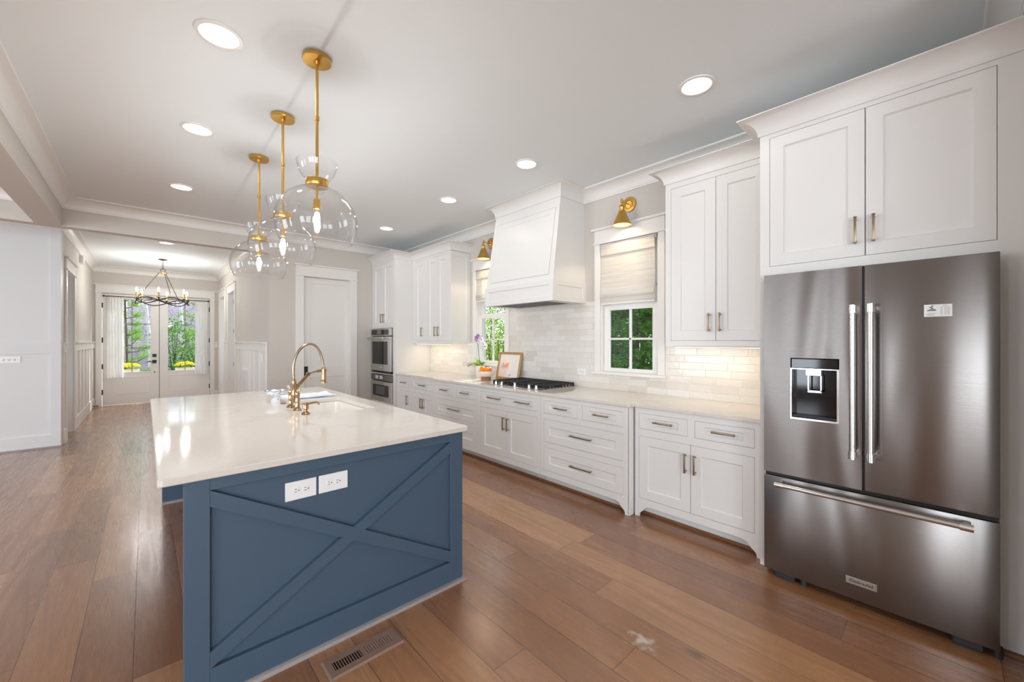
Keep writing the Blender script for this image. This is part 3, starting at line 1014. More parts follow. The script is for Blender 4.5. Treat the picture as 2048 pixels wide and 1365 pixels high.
t = thing('wall_cabinet', 'tall white three-door wall cabinet beside the oven tower', 'cabinet', (3.39, 5.37, 1.38))
bm = frame_mesh(XU, 4.824, 5.917, 1.38, 2.725, [(4.873, 5.451, 1.422, 2.692), (5.538, 5.827, 1.422, 2.692)], XW - 0.001)
part('frame', bm, CAB, t)
bm = B(); panel(bm, (0, 4.826, 0), (1, 0, 0), V, (0, -1, 0), XU + 0.002, XW - 0.002, 1.382, 2.72, 0.018, 0.06, 0.07)
part('end_panel', bm, CAB, t)
front(t, 'door', XU, 5.538, 5.827, 1.422, 2.692, 0.066, 0.075, [(5.606, 1.564, 'z', 0.135)])
front(t, 'door', XU, 5.1622, 5.451, 1.422, 2.692, 0.066, 0.075, [(5.214, 1.564, 'z', 0.135)])
front(t, 'door', XU, 4.873, 5.1618, 1.422, 2.692, 0.066, 0.075, [(5.125, 1.564, 'z', 0.135)])
crown_part(t, [(XW - 0.001, 4.808), (XU, 4.808), (XU, 5.917)], 2.83, top=(XU, XW - 0.001, 4.808, 5.917, 2.725, 2.82))

XO = 2.905
t = thing('oven_cabinet', 'full-height white oven tower with two doors above the wall ovens', 'cabinet', (3.23, 6.34, 0))
bm = B()
grid_fill(bm, 5.921, 6.765, 0.10, 2.735, [(5.958, 6.704, 1.654, 2.70), (5.975, 6.745, 0.885, 1.632), (5.975, 6.745, 0.41, 0.872)], lambda a, b, c, d: box(bm, XO, XO + 0.021, a, b, c, d))
box(bm, XO + 0.022, XW - 0.001, 5.921, 6.765, 1.64, 2.735)
box(bm, XO + 0.022, XW - 0.001, 5.921, 5.972, 0.10, 1.64); box(bm, XO + 0.022, XW - 0.001, 6.748, 6.765, 0.10, 1.64)
box(bm, XO + 0.07, XW - 0.001, 5.921, 6.765, 0, 0.40)
part('frame', bm, CAB, t)
front(t, 'door', XO, 6.3312, 6.704, 1.654, 2.70, 0.070, 0.075, [(6.378, 1.795, 'z', 0.135)])
front(t, 'door', XO, 5.958, 6.3308, 1.654, 2.70, 0.070, 0.075, [(6.284, 1.795, 'z', 0.135)])
crown_part(t, [(XW - 0.001, 5.921), (XO, 5.921), (XO, 6.765)], 2.835, top=(XO, XW - 0.001, 5.921, 6.765, 2.735, 2.825))

XF = 2.885
t = thing('refrigerator_cabinet', 'white built-in surround and two-door cabinet over the refrigerator', 'cabinet', (3.2, 0.1, 0))
bm = frame_mesh(XF, -0.240, 0.811, 1.83, 2.735, [(-0.152, 0.758, 1.885, 2.690)], XW - 0.001)
box(bm, XF, XW - 0.001, 0.770, 0.811, 0, 1.83, 0.001)
part('frame', bm, CAB, t)
bm = B(); box(bm, XF, XW - 0.001, -0.240, -0.158, 0.012, 1.83)
part('filler_panel', bm, CAB, t)
front(t, 'door', XF, 0.3064, 0.758, 1.885, 2.690, 0.070, 0.068, [(0.345, 2.026, 'z', 0.140)])
front(t, 'door', XF, -0.152, 0.3060, 1.885, 2.690, 0.070, 0.068, [(0.270, 2.026, 'z', 0.140)])
crown_part(t, [(XF, -0.240), (XF, 0.811), (XW - 0.001, 0.811)], 2.82, top=(XF, XW - 0.001, -0.240, 0.811, 2.735, 2.812))
bm = B(); prism(bm, [(XF, 0), (XF - 0.016, 0), (XF - 0.013, 0.012), (XF, 0.018)], 'xz', -0.240, -0.165)
part('shoe_strip', bm, OAKST, t, label='stained wooden shoe strip')

# ================================================================== REFRIGERATOR
XR = 2.77
R = thing('refrigerator', 'stainless french-door refrigerator with bottom freezer drawer, at the right end', 'refrigerator', (3.15, 0.30, 0))
bm = B(); box(bm, XR + 0.075, XW - 0.06, -0.150, 0.754, 0.055, 1.80, 0.004)
part('body', bm, M('fridge_grey', '#3a3a3c', 0.5), R)
bm = B(); box(bm, XR + 0.09, XR + 0.12, -0.145, 0.75, 0.015, 0.075)
part('toe_grille', bm, BLKPL, R, label='black toe grille')
for y in (0.66, -0.06):
    bm = B(); box(bm, XR + 0.03, XR + 0.075, y - 0.05, y + 0.05, 0.0, 0.052, 0.006); cyl(bm, (XR + 0.05, y - 0.09, 0.0), (XR + 0.05, y - 0.09, 0.05), 0.016)
    part('foot', bm, M('foot_grey', '#2b2c30', 0.5), R, label='grey plastic foot')
def slab_door(name, y0, y1, z0, z1, hole=None):
    bm = B()
    if hole:
        grid_fill(bm, y0, y1, z0, z1, [hole], lambda a, b, c, d: box(bm, XR, XR + 0.072, a, b, c, d))
        box(bm, XR + 0.066, XR + 0.072, *hole)
        bmesh.ops.remove_doubles(bm, verts=bm.verts, dist=0.0002)
    else:
        box(bm, XR, XR + 0.072, y0, y1, z0, z1, 0.004, 2)
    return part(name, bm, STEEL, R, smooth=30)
DH = (0.400, 0.622, 0.970, 1.322)
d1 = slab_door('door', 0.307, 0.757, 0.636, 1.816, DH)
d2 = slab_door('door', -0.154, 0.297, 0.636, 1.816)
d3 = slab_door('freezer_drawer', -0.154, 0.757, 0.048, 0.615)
bm = B(); box(bm, XR + 0.02, XR + 0.07, 0.297, 0.307, 0.64, 1.81); box(bm, XR + 0.02, XR + 0.07, -0.15, 0.753, 0.615, 0.636)
part('gasket', bm, BLKPL, R, label='black gasket between the doors')
def bar_handle(parent, p0, p1):
    p0, p1 = Vector(p0), Vector(p1)
    d = (p1 - p0).normalized()
    bm = B()
    cyl(bm, p0, p1, 0.0135, seg=20)
    h = part('handle', bm, STEEL2, parent, smooth=30)
    for p, s in ((p0, -1), (p1, 1)):
        bm = B()
        cyl(bm, p - d * s * 0.012, p + d * s * 0.030, 0.0165, seg=20)
        q = p + d * s * 0.010
        box(bm, q.x, XR + 0.001, q.y - 0.013, q.y + 0.013, q.z - 0.013, q.z + 0.013, 0.004)
        part('end_cap', bm, CHROME, h, smooth=30, label='polished end cap')
    return h
XH = XR - 0.062
bar_handle(d1, (XH, 0.338, 0.835), (XH, 0.338, 1.578))
bar_handle(d2, (XH, 0.267, 0.835), (XH, 0.267, 1.580))
bar_handle(d3, (XH, 0.656, 0.585), (XH, -0.046, 0.585))
# water dispenser
bm = B()
y0, y1, z0, z1 = DH
box(bm, XR + 0.058, XR + 0.066, y0, y1, z0, z1)
box(bm, XR + 0.001, XR + 0.06, y0, y1, 1.262, z1, 0.006)
disp = part('dispenser', bm, BLKGL, d1, label='black water and ice dispenser niche')
bm = B()
box(bm, XR - 0.002, XR + 0.055, y0, y0 + 0.010, z0, 1.262); box(bm, XR - 0.002, XR + 0.055, y1 - 0.006, y1, z0, 1.262)
box(bm, XR - 0.004, XR + 0.06, y0, y1, z0, z0 + 0.009); box(bm, XR + 0.0, XR + 0.06, y0, y1, 1.258, 1.264)
box(bm, XR + 0.006, XR + 0.05, 0.478, 0.552, 1.222, 1.26, 0.003)
for q in ((0.478, 0.484, 1.135, 1.225), (0.536, 0.542, 1.135, 1.225), (0.478, 0.542, 1.128, 1.140)):
    box(bm, XR + 0.010, XR + 0.018, *q)
part('dispenser_trim', bm, CHROME, d1, label='chrome dispenser trim and paddle')
bm = B(); box(bm, XR + 0.02, XR + 0.06, y0 + 0.012, y1 - 0.008, z0 + 0.010, z0 + 0.022)
part('drip_tray', bm, BLKPL, d1)
# badge with lettering
bd = B(); box(bd, XR - 0.004, XR, 0.247, 0.373, 0.128, 0.166, 0.0015)
bd = part('badge', bd, STEEL2, d3, label='small metal name badge')

def text_mesh(name, s, size, parent, loc, xdir, ydir, mat, ext=0.0006, sx=1.0, off=0.0, kind=None):
    c = bpy.data.curves.new(name, 'FONT')
    c.body = s; c.size = size; c.extrude = ext; c.offset = off
    c.align_x = 'CENTER'; c.align_y = 'CENTER'
    o = bpy.data.objects.new(name, c)
    COL.objects.link(o)
    dg = bpy.context.evaluated_depsgraph_get()
    me = bpy.data.meshes.new_from_object(o.evaluated_get(dg))
    bpy.data.objects.remove(o)
    x = Vector(xdir); y = Vector(ydir); z = x.cross(y)
    mt = Matrix(((x.x * sx, y.x, z.x, loc[0]), (x.y * sx, y.y, z.y, loc[1]), (x.z * sx, y.z, z.z, loc[2]), (0, 0, 0, 1)))
    me.transform(mt)
    me.transform(Matrix.Translation(-LOC[parent.name]))
    me.materials.clear(); me.materials.append(mat)
    o = bpy.data.objects.new(name, me)
    COL.objects.link(o); o.parent = parent
    LOC[o.name] = LOC[parent.name]
    return o
q = text_mesh('lettering', 'KitchenAid', 0.020, bd, (XR - 0.0045, 0.310, 0.147), (0, -1, 0), (0, 0, 1), INK, 0.0005, 1.05, 0.0006)


# magnet card
mg = thing('fridge_magnet', 'white printed magnet card stuck on the right refrigerator door', 'magnet', (XR - 0.0015, 0.036, 1.533))
bm = B(); box(bm, XR - 0.0022, XR - 0.0001, -0.012, 0.080, 1.536, 1.594)
part('card', bm, WHPL, mg)
bm = B()
xm = XR - 0.0026
def bar(ya, yb, z, h): box(bm, xm, XR - 0.002, ya, yb, z - h / 2, z + h / 2)
bar(0.066, 0.038, 1.5525, 0.0014); bar(0.075, 0.045, 1.5475, 0.0014); bar(0.07, 0.042, 1.5425, 0.0014)
bar(0.020, 0.004, 1.5875, 0.0018)
for i in range(7):
    bar(0.026, 0.019, 1.5805 - i * 0.0055, 0.0015); bar(0.0135, 0.006, 1.5805 - i * 0.0055, 0.0015); bar(0.004, -0.004, 1.5805 - i * 0.0055, 0.0015)
part('print', bm, M('print_grey', '#77777c', 0.7), mg, label='rows of small grey print')
bm = B()
prism(bm, [(0.072, 1.563), (0.066, 1.570), (0.060, 1.572), (0.052, 1.574), (0.047, 1.574), (0.042, 1.571), (0.038, 1.563)], 'yz', xm, XR - 0.002)
part('logo_hill', bm, INKG, mg)
bm = B()
prism(bm, [(0.064, 1.582), (0.058, 1.577), (0.052, 1.574), (0.049, 1.577), (0.053, 1.580), (0.060, 1.583)], 'yz', xm, XR - 0.002)
prism(bm, [(0.057, 1.584), (0.054, 1.589), (0.049, 1.590), (0.046, 1.587), (0.049, 1.588), (0.053, 1.582)], 'yz', xm, XR - 0.002)
part('logo_figure', bm, INK, mg)

# ================================================================== WALL OVENS
ov = thing('wall_oven', 'stainless single wall oven, upper of the two in the oven tower', 'oven', (XO, 6.36, 0.89))
xo = XO - 0.03
bm = B(); box(bm, XO - 0.002, XO + 0.5, 5.98, 6.74, 0.89, 1.628)
part('body', bm, BLKPL, ov)
bm = B(); box(bm, xo, XO, 6.00, 6.745, 1.505, 1.625, 0.003)
cp = part('control_panel', bm, STEEL2, ov)
bm = B(); box(bm, xo - 0.002, xo, 6.07, 6.715, 1.522, 1.608)
cg = part('control_glass', bm, BLKGL, cp, label='black control glass')
bm = B(); box(bm, xo - 0.003, xo - 0.002, 6.345, 6.50, 1.535, 1.598)
part('display', bm, M('display_grey', '#6a6d70', 0.3), cp)
bm = B(); box(bm, xo - 0.004, XO, 6.00, 6.745, 0.925, 1.492, 0.003)
dd = part('door', bm, STEEL2, ov)
bm = B(); box(bm, xo - 0.006, xo - 0.003, 6.10, 6.68, 1.035, 1.412, 0.001)
part('window', bm, BLKGL, dd, label='dark oven window')
bm = B(); cyl(bm, (xo - 0.055, 5.985, 1.468), (xo - 0.055, 6.765, 1.468), 0.012, seg=16)
for y in (6.03, 6.72): box(bm, xo - 0.055, xo, y - 0.012, y + 0.012, 1.458, 1.478, 0.003)
hd = part('handle', bm, STEEL2, dd, smooth=30)
bm = B(); cyl(bm, (xo - 0.068, 6.14, 1.468), (xo - 0.070, 6.14, 1.468), 0.020, seg=20)
part('sticker', bm, WHPL, dd, label='round white sticker with red centre')
bm = B(); cyl(bm, (xo - 0.0705, 6.14, 1.468), (xo - 0.0712, 6.14, 1.468), 0.010, seg=16)
part('sticker_dot', bm, RED, dd)
bm = B(); box(bm, xo - 0.006, xo - 0.004, 6.33, 6.41, 0.975, 0.992)
part('badge', bm, CHROME, dd)
bm = B()
for i in range(4): box(bm, xo + 0.002, XO, 6.00, 6.745, 0.892 + i * 0.008, 0.897 + i * 0.008)
part('vent', bm, BLKPL, ov, label='black vent slots')

mo = thing('microwave_oven', 'stainless built-in microwave drawer under the wall oven', 'microwave', (XO, 6.36, 0.415))
bm = B(); box(bm, XO - 0.002, XO + 0.45, 5.98, 6.74, 0.415, 0.868)
part('body', bm, BLKPL, mo)
bm = B(); box(bm, xo, XO, 5.978, 6.743, 0.765, 0.866, 0.003)
cp = part('control_panel', bm, STEEL, mo)
bm = B(); box(bm, xo - 0.002, xo, 6.29, 6.40, 0.79, 0.845); box(bm, xo - 0.002, xo, 6.45, 6.56, 0.79, 0.845)
part('display', bm, M('display_pale', '#b9b9bd', 0.3), cp)
bm = B(); box(bm, xo - 0.004, XO, 5.978, 6.743, 0.42, 0.752, 0.003)
dd = part('door', bm, STEEL2, mo)
bm = B(); box(bm, xo - 0.006, xo - 0.003, 6.065, 6.66, 0.505, 0.695, 0.001)
part('window', bm, BLKGL, dd, label='dark window')
bm = B(); box(bm, xo - 0.007, xo - 0.005, 6.20, 6.53, 0.535, 0.675)
part('window_mesh', bm, M('mesh_grey', '#4c4c50', 0.4), dd)

# ================================================================== RANGE HOOD
HY0, HY1, HX = 2.680, 3.770, 3.010
hd = thing('range_hood', 'white panelled tapering range hood over the cooktop', 'range hood', (3.28, 3.225, 1.83))
bm = B()
zt, zb = ZC - 0.125, 2.046
xt, xb = 3.165, HX + 0.018
b4 = [bm.verts.new(p) for p in ((xb, HY0 + 0.012, zb), (XW - 0.001, HY0 + 0.012, zb), (XW - 0.001, HY1 - 0.012, zb), (xb, HY1 - 0.012, zb))]
t4 = [bm.verts.new(p) for p in ((xt, HY0 + 0.030, ZC - 0.001), (XW - 0.001, HY0 + 0.030, ZC - 0.001), (XW - 0.001, HY1 - 0.030, ZC - 0.001), (xt, HY1 - 0.030, ZC - 0.001))]
m4 = [bm.verts.new(p) for p in ((xt, HY0 + 0.030, zt), (XW - 0.001, HY0 + 0.030, zt), (XW - 0.001, HY1 - 0.030, zt), (xt, HY1 - 0.030, zt))]
for a, b in ((b4, m4), (m4, t4)):
    for i in range(4):
        j = (i + 1) % 4
        bm.faces.new((a[i], a[j], b[j], b[i]))
bm.faces.new(b4); bm.faces.new(t4)
part('chimney', bm, CAB, hd)
# inset sloping panel
sl = Vector((xt - xb, 0, zt - zb)); Ls = sl.length; sl.normalize()
nn = Vector((-sl.z, 0, sl.x))
P0 = Vector((xb, HY0 + 0.016, zb))
bm = B()
W = HY1 - HY0 - 0.032
panel(bm, P0 - nn * 0.004, (0, 1, 0), sl, nn, 0.065, W - 0.065, 0.060, Ls - 0.115, 0.007, 0.060, 0.060, 0.006, 0.005)
part('front_panel', bm, CAB, hd)
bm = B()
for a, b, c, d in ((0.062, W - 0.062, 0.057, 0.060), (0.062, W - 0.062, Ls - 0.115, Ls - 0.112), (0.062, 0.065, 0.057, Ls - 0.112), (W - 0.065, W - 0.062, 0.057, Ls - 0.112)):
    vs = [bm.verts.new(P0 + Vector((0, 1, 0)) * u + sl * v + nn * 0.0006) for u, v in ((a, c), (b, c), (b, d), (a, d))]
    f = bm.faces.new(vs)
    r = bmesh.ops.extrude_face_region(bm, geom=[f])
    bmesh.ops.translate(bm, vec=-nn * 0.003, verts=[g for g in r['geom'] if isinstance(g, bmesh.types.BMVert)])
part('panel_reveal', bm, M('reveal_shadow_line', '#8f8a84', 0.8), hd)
bm = B()
box(bm, HX + 0.018, XW - 0.001, HY0 + 0.018, HY0 + 0.036, 1.832, zb); box(bm, HX + 0.018, XW - 0.001, HY1 - 0.036, HY1 - 0.018, 1.832, zb)
panel(bm, (HX + 0.018, 0, 0), U, V, NX, HY0, HY1, 1.830, zb, 0.018, 0.055, 0.050, 0.008)
panel(bm, (0, HY0 + 0.018, 0), (1, 0, 0), V, (0, -1, 0), HX + 0.018, XW - 0.001, 1.830, zb, 0.018, 0.055, 0.050, 0.008)
panel(bm, (0, HY1 - 0.018, 0), (-1, 0, 0), V, (0, 1, 0), -XW + 0.001, -HX - 0.018, 1.830, zb, 0.018, 0.055, 0.050, 0.008)
grid_fill(bm, HX + 0.019, XW - 0.001, HY0 + 0.019, HY1 - 0.019, [(HX + 0.055, XW - 0.10, HY0 + 0.13, HY1 - 0.13)], lambda a, b, c, d: box(bm, a, b, c, d, 1.831, 1.838))
part('lower_band', bm, CAB, hd)
bm = B()
box(bm, HX + 0.055, XW - 0.10, HY0 + 0.13, HY1 - 0.13, 1.872, 1.876)
for a, b, c, d in ((HX + 0.055, HX + 0.057, HY0 + 0.13, HY1 - 0.13), (XW - 0.102, XW - 0.10, HY0 + 0.13, HY1 - 0.13), (HX + 0.055, XW - 0.10, HY0 + 0.13, HY0 + 0.132), (HX + 0.055, XW - 0.10, HY1 - 0.132, HY1 - 0.13)):
    box(bm, a, b, c, d, 1.833, 1.876)
part('liner', bm, GREY, hd, label='grey metal liner')
bm = B()
for i in range(22):
    y = HY0 + 0.17 + i * 0.0345
    box(bm, HX + 0.062, XW - 0.107, y, y + 0.019, 1.836, 1.860, 0.003)
part('baffle_filter', bm, M('baffle_dark', (0.12, 0.12, 0.13), 0.35, 0.8), hd, label='dark slatted baffle filter')
bm = B(); sweep(bm, [(XW - 0.001, HY0 + 0.030), (xt, HY0 + 0.030), (xt, HY1 - 0.030), (XW - 0.001, HY1 - 0.030)], cove_prof(0.10, 0.13), ZC - 0.0015)
part('crown', bm, CAB, hd, smooth=30)

# ================================================================== COOKTOP
ck = thing('cooktop', 'stainless gas cooktop with black grates set into the long counter', 'cooktop', (3.24, 3.235, 0.914))
CX0, CX1, CY0, CY1 = 2.962, 3.505, 2.790, 3.652
bm = B(); box(bm, CX0, CX1, CY0, CY1, 0.9142, 0.9195, 0.002); 
part('tray', bm, STEEL2, ck)
for y in (3.535, 3.435, 3.215, 2.995, 2.890):
    bm = B()
    cyl(bm, (2.992, y, 0.9195), (2.992, y, 0.928), 0.022, seg=20)
    cyl(bm, (2.992, y, 0.928), (2.992, y, 0.952), 0.017, 0.015, seg=20)
    box(bm, 2.974, 3.010, y - 0.004, y + 0.004, 0.948, 0.960, 0.002)
    part('knob', bm, CHROME, ck, smooth=30, label='polished control knob')
for bx_, by_, br in ((3.17, 2.94, 0.042), (3.39, 2.94, 0.05), (3.28, 3.235, 0.065), (3.17, 3.53, 0.05), (3.39, 3.53, 0.042)):
    bm = B(); cyl(bm, (bx_, by_, 0.9195), (bx_, by_, 0.934), br, br * 0.95, 24); cyl(bm, (bx_, by_, 0.934), (bx_, by_, 0.941), br * 0.75, br * 0.7, 24)
    part('burner', bm, BLACKM, ck, smooth=30)
for k in range(3):
    ya, yb = 2.800 + k * 0.283, 2.800 + k * 0.283 + 0.277
    bm = B()
    xa, xb2 = 3.035, 3.500
    for q in ((xa, xa + 0.014, ya, yb), (xb2 - 0.014, xb2, ya, yb), (xa, xb2, ya, ya + 0.014), (xa, xb2, yb - 0.014, yb), (xa, xb2, (ya + yb) / 2 - 0.006, (ya + yb) / 2 + 0.006)):
        box(bm, *q, 0.946, 0.962, 0.003)
    for i in range(1, 9):
        xx = xa + (xb2 - xa) * i / 9
        box(bm, xx - 0.005, xx + 0.005, ya, ya + 0.10, 0.948, 0.963, 0.002); box(bm, xx - 0.005, xx + 0.005, yb - 0.10, yb, 0.948, 0.963, 0.002)
        box(bm, xx - 0.008, xx + 0.008, ya, ya + 0.012, 0.924, 0.95); box(bm, xx - 0.008, xx + 0.008, yb - 0.012, yb, 0.924, 0.95)
    for xx in (xa, xb2 - 0.016):
        for yy in (ya, yb - 0.016):
            box(bm, xx, xx + 0.016, yy, yy + 0.016, 0.9195, 0.95)
    for i in range(1, 7):
        yy = ya + (yb - ya) * i / 7
        box(bm, xa, xa + 0.012, yy - 0.008, yy + 0.008, 0.928, 0.95)
    part('grate', bm, IRON, ck, label='black cast iron grate')

# ================================================================== ISLAND
IX0, IX1, IY0, IY1 = 0.107, 1.392, 1.955, 4.655
isl = thing('kitchen_island', 'navy blue kitchen island with crossed braces on its end panel', 'kitchen island', (0.8, 3.3, 0))
bm = B()
box(bm, IX0, IX1, IY0 + 0.023, IY0 + 0.045, 0, 0.884)
for q in ((IX0, IX0 + 0.080, 0, 0.884), (IX1 - 0.084, IX1, 0, 0.884), (IX0 + 0.080, IX1 - 0.084, 0, 0.132), (IX0 + 0.080, IX1 - 0.084, 0.833, 0.884)):
    box(bm, q[0], q[1], IY0, IY0 + 0.023, q[2], q[3], 0.0015)
ep = part('end_panel', bm, NAVY, isl)
xa, xb_, za, zb_, th = IX0 + 0.080, IX1 - 0.084, 0.132, 0.833, 0.064
bm = B(); prism(bm, [(xa, zb_ - th), (xa, zb_), (xb_, za + th), (xb_, za)], 'xz', IY0 + 0.0004, IY0 + 0.023)
part('cross_brace', bm, NAVY, ep)
bm = B(); prism(bm, [(xa, za), (xa, za + th), (xb_, zb_), (xb_, zb_ - th)], 'xz', IY0, IY0 + 0.023)
part('cross_brace', bm, NAVY, ep)
bm = B(); box(bm, IX0, IX1, IY1 - 0.045, IY1, 0, 0.884, 0.0015)
part('end_panel', bm, NAVY, isl)
bm = B(); box(bm, 0.43, IX1, IY0 + 0.045, IY1 - 0.045, 0.0, 0.660)
for q in ((0.43, 0.450, 2.0, 4.61), (IX1 - 0.02, IX1, 2.0, 4.61), (0.45, IX1 - 0.02, 2.0, 2.85), (0.45, IX1 - 0.02, 3.78, 4.61)):
    box(bm, *q, 0.66, 0.884)
part('body', bm, NAVY, isl)
for (ya, yb) in ((2.02, 2.43), (2.44, 2.85), (2.93, 3.315), (3.325, 3.71), (3.79, 4.19), (4.20, 4.60)):
    bm = B(); panel(bm, (IX1, 0, 0), (0, -1, 0), V, (1, 0, 0), -yb, -ya, 0.13, 0.86 if not 2.9 < ya < 3.7 else 0.60, 0.018, 0.065, 0.065)
    part('door', bm, NAVY, isl)
bm = B()
def shoe(p):
    sweep(bm, p, [(0, 0), (0.020, 0), (0.0195, 0.006), (0.015, 0.013), (0.008, 0.018), (0, 0.020)], 0)
sweep(bm, [(IX0, IY0), (IX1, IY0), (IX1, IY1)][::-1], [(0, 0), (0.020, 0), (0.0195, 0.007), (0.015, 0.014), (0.008, 0.0185), (0, 0.020)], 0)
part('shoe_moulding', bm, SHOE, isl, smooth=50, label='pale weathered quarter-round strip at the floor')
bm = B(); sweep(bm, [(0.43, IY1 - 0.045), (IX0, IY1 - 0.045)][::-1], [(0, 0), (-0.020, 0), (-0.0195, 0.007), (-0.015, 0.014), (-0.008, 0.0185), (0, 0.020)], 0)
part('shoe_moulding', bm, SHOE, isl, smooth=50)

# island countertop with sink cut-out
def rrect(x0, x1, y0, y1, r, n=6):
    pts = []
    for cx, cy, a0 in ((x1 - r, y1 - r, 0), (x0 + r, y1 - r, 90), (x0 + r, y0 + r, 180), (x1 - r, y0 + r, 270)):
        for i in range(n + 1):
            a = math.radians(a0 + 90 * i / n)
            pts.append((cx + r * math.cos(a), cy + r * math.sin(a)))
    return pts
def loop(bm, pts, z): return [bm.verts.new((x, y, z)) for x, y in pts]
def bridge(bm, a, b):
    n = len(a)
    for i in range(n):
        j = (i + 1) % n
        bm.faces.new((a[i], a[j], b[j], b[i]))
SX0, SX1, SY0, SY1 = 0.885, 1.285, 2.925, 3.710
bm = B()
T0, T1, TY0, TY1 = 0.030, 1.420, 1.930, 4.720
lo = []
for ins, z in ((0.005, 0.914), (0.0015, 0.9125), (0, 0.909), (0, 0.889), (0.002, 0.886), (0.006, 0.8845)):
    lo.append(loop(bm, rrect(T0 + ins, T1 - ins, TY0 + ins, TY1 - ins, 0.016), z))
li = []
for ins, z in ((0.004, 0.914), (0.001, 0.9125), (0, 0.910), (0, 0.8845)):
    li.append(loop(bm, rrect(SX0 - ins, SX1 + ins, SY0 - ins, SY1 + ins, 0.035), z))
for a, b in zip(lo[:-1], lo[1:]): bridge(bm, a, b)
for a, b in zip(li[:-1], li[1:]): bridge(bm, a, b)
for A, Bq in ((lo[0], li[0]), (lo[-1], li[-1])):
    es = []
    for q in (A, Bq):
        for i in range(len(q)):
            es.append(bm.edges.get((q[i], q[(i + 1) % len(q)])))
    bmesh.ops.triangle_fill(bm, use_beauty=True, use_dissolve=False, edges=es)
single('countertop', bm, QUARTZ, 'large polished white quartz top of the blue island', 'countertop')

# sink
bm = B()
pr = [(-0.012, 0.8835), (0.0, 0.880), (0.003, 0.86), (0.006, 0.72), (0.016, 0.700), (0.04, 0.690)]
ls = [loop(bm, rrect(SX0 + a - 0.004, SX1 - a + 0.004, SY0 + a - 0.004, SY1 - a + 0.004, max(0.03, 0.045 - a * 0.2)), z) for a, z in pr]
for a, b in zip(ls[:-1], ls[1:]): bridge(bm, a, b)
bm.faces.new(ls[-1])
single('sink', bm, SINKM, 'white undermount sink in the island top', 'sink', smooth=40)
sk = bpy.data.objects['sink']
bm = B(); cyl(bm, (1.09, 3.32, 0.690), (1.09, 3.32, 0.694), 0.045, seg=24); cyl(bm, (1.09, 3.32, 0.694), (1.09, 3.32, 0.697), 0.025, seg=20)
part('drain', bm, FAUC, sk, smooth=30, label='bronze drain')
bm = B(); box(bm, 1.262, 1.286, 2.935, 2.962, 0.868, 0.8838, 0.004)  # dark block stands in for the shaded gap at the sink corner
part('corner_clip', bm, DARKM, sk, label='small dark clip at the near corner')

# two duplex outlets on the island end
def outlet(name, label, P, ux, uz, n, w, h, horizontal=True, grp=None):
    """P centre on the wall, ux horizontal unit vector, n outward normal"""
    P, ux, uz, n = Vector(P), Vector(ux), Vector(uz), Vector(n)
    t = thing(name, label, 'outlet', P, grp)
    def plate(bm, a0, a1, b0, b1, d0, d1, bev=0.0):
        vs = [P + ux * a + uz * b + n * d for a in (a0, a1) for b in (b0, b1) for d in (d0, d1)]
        xs = [v.x for v in vs]; ys = [v.y for v in vs]; zs = [v.z for v in vs]
        box(bm, min(xs), max(xs), min(ys), max(ys), min(zs), max(zs), bev)
    bm = B(); plate(bm, -w / 2, w / 2, -h / 2, h / 2, 0.0, 0.006, 0.002)
    part('plate', bm, WHPL, t)
    for s in (-1, 1):
        c = s * 0.0195
        C = P + (ux if horizontal else uz) * c + n * 0.006
        bm = B()
        a1, b1 = (ux, uz) if horizontal else (uz, -ux)
        pts = []
        for i in range(24):
            an = 2 * PI * i / 24
            x, y = 0.0165 * math.cos(an), 0.0165 * math.sin(an)
            x = max(-0.0135, min(0.0135, x))
            pts.append(C + a1 * x + b1 * y)
        A = [bm.verts.new(p) for p in pts]; Bv = [bm.verts.new(p + n * 0.0025) for p in pts]
        bridge(bm, A, Bv); bm.faces.new(A); bm.faces.new(Bv)
        rc = part('receptacle', bm, WHPL, t)
        bm = B()
        for dz, l in ((0.0058, 0.0080), (-0.0058, 0.0095)):
            q = C + b1 * dz - a1 * 0.003 + n * 0.0022
            e = [q + a1 * i * l / 2 + b1 * j * 0.0011 + n * k * 0.0006 for i in (-1, 1) for j in (-1, 1) for k in (0, 1)]
            box(bm, min(v.x for v in e), max(v.x for v in e), min(v.y for v in e), max(v.y for v in e), min(v.z for v in e), max(v.z for v in e))
        q = C + a1 * 0.0085 + n * 0.0022
        cyl(bm, q, q + n * 0.0006, 0.0026, seg=12)
        part('slots', bm, SLOT, rc, label='dark socket slots')
    return t
outlet('outlet', 'white duplex outlet on the island end, left of the pair', (0.518, IY0 + 0.023, 0.750), (1, 0, 0), (0, 0, 1), (0, -1, 0), 0.129, 0.083, True, 'outlets on the island end')
outlet('outlet', 'white duplex outlet on the island end, right of the pair', (0.659, IY0 + 0.023, 0.751), (1, 0, 0), (0, 0, 1), (0, -1, 0), 0.132, 0.083, True, 'outlets on the island end')
outlet('outlet', 'small white outlet on the tile backsplash left of the window', (XW - 0.010, 2.735, 1.080), (0, -1, 0), (0, 0, 1), (-1, 0, 0), 0.118, 0.072, True)
# ================================================================== LIGHT FITTINGS
def point(name, loc, e, col=(1, 0.83, 0.62), r=0.03):
    return add_light(name, 'POINT', loc, e, col, shadow_soft_size=r)

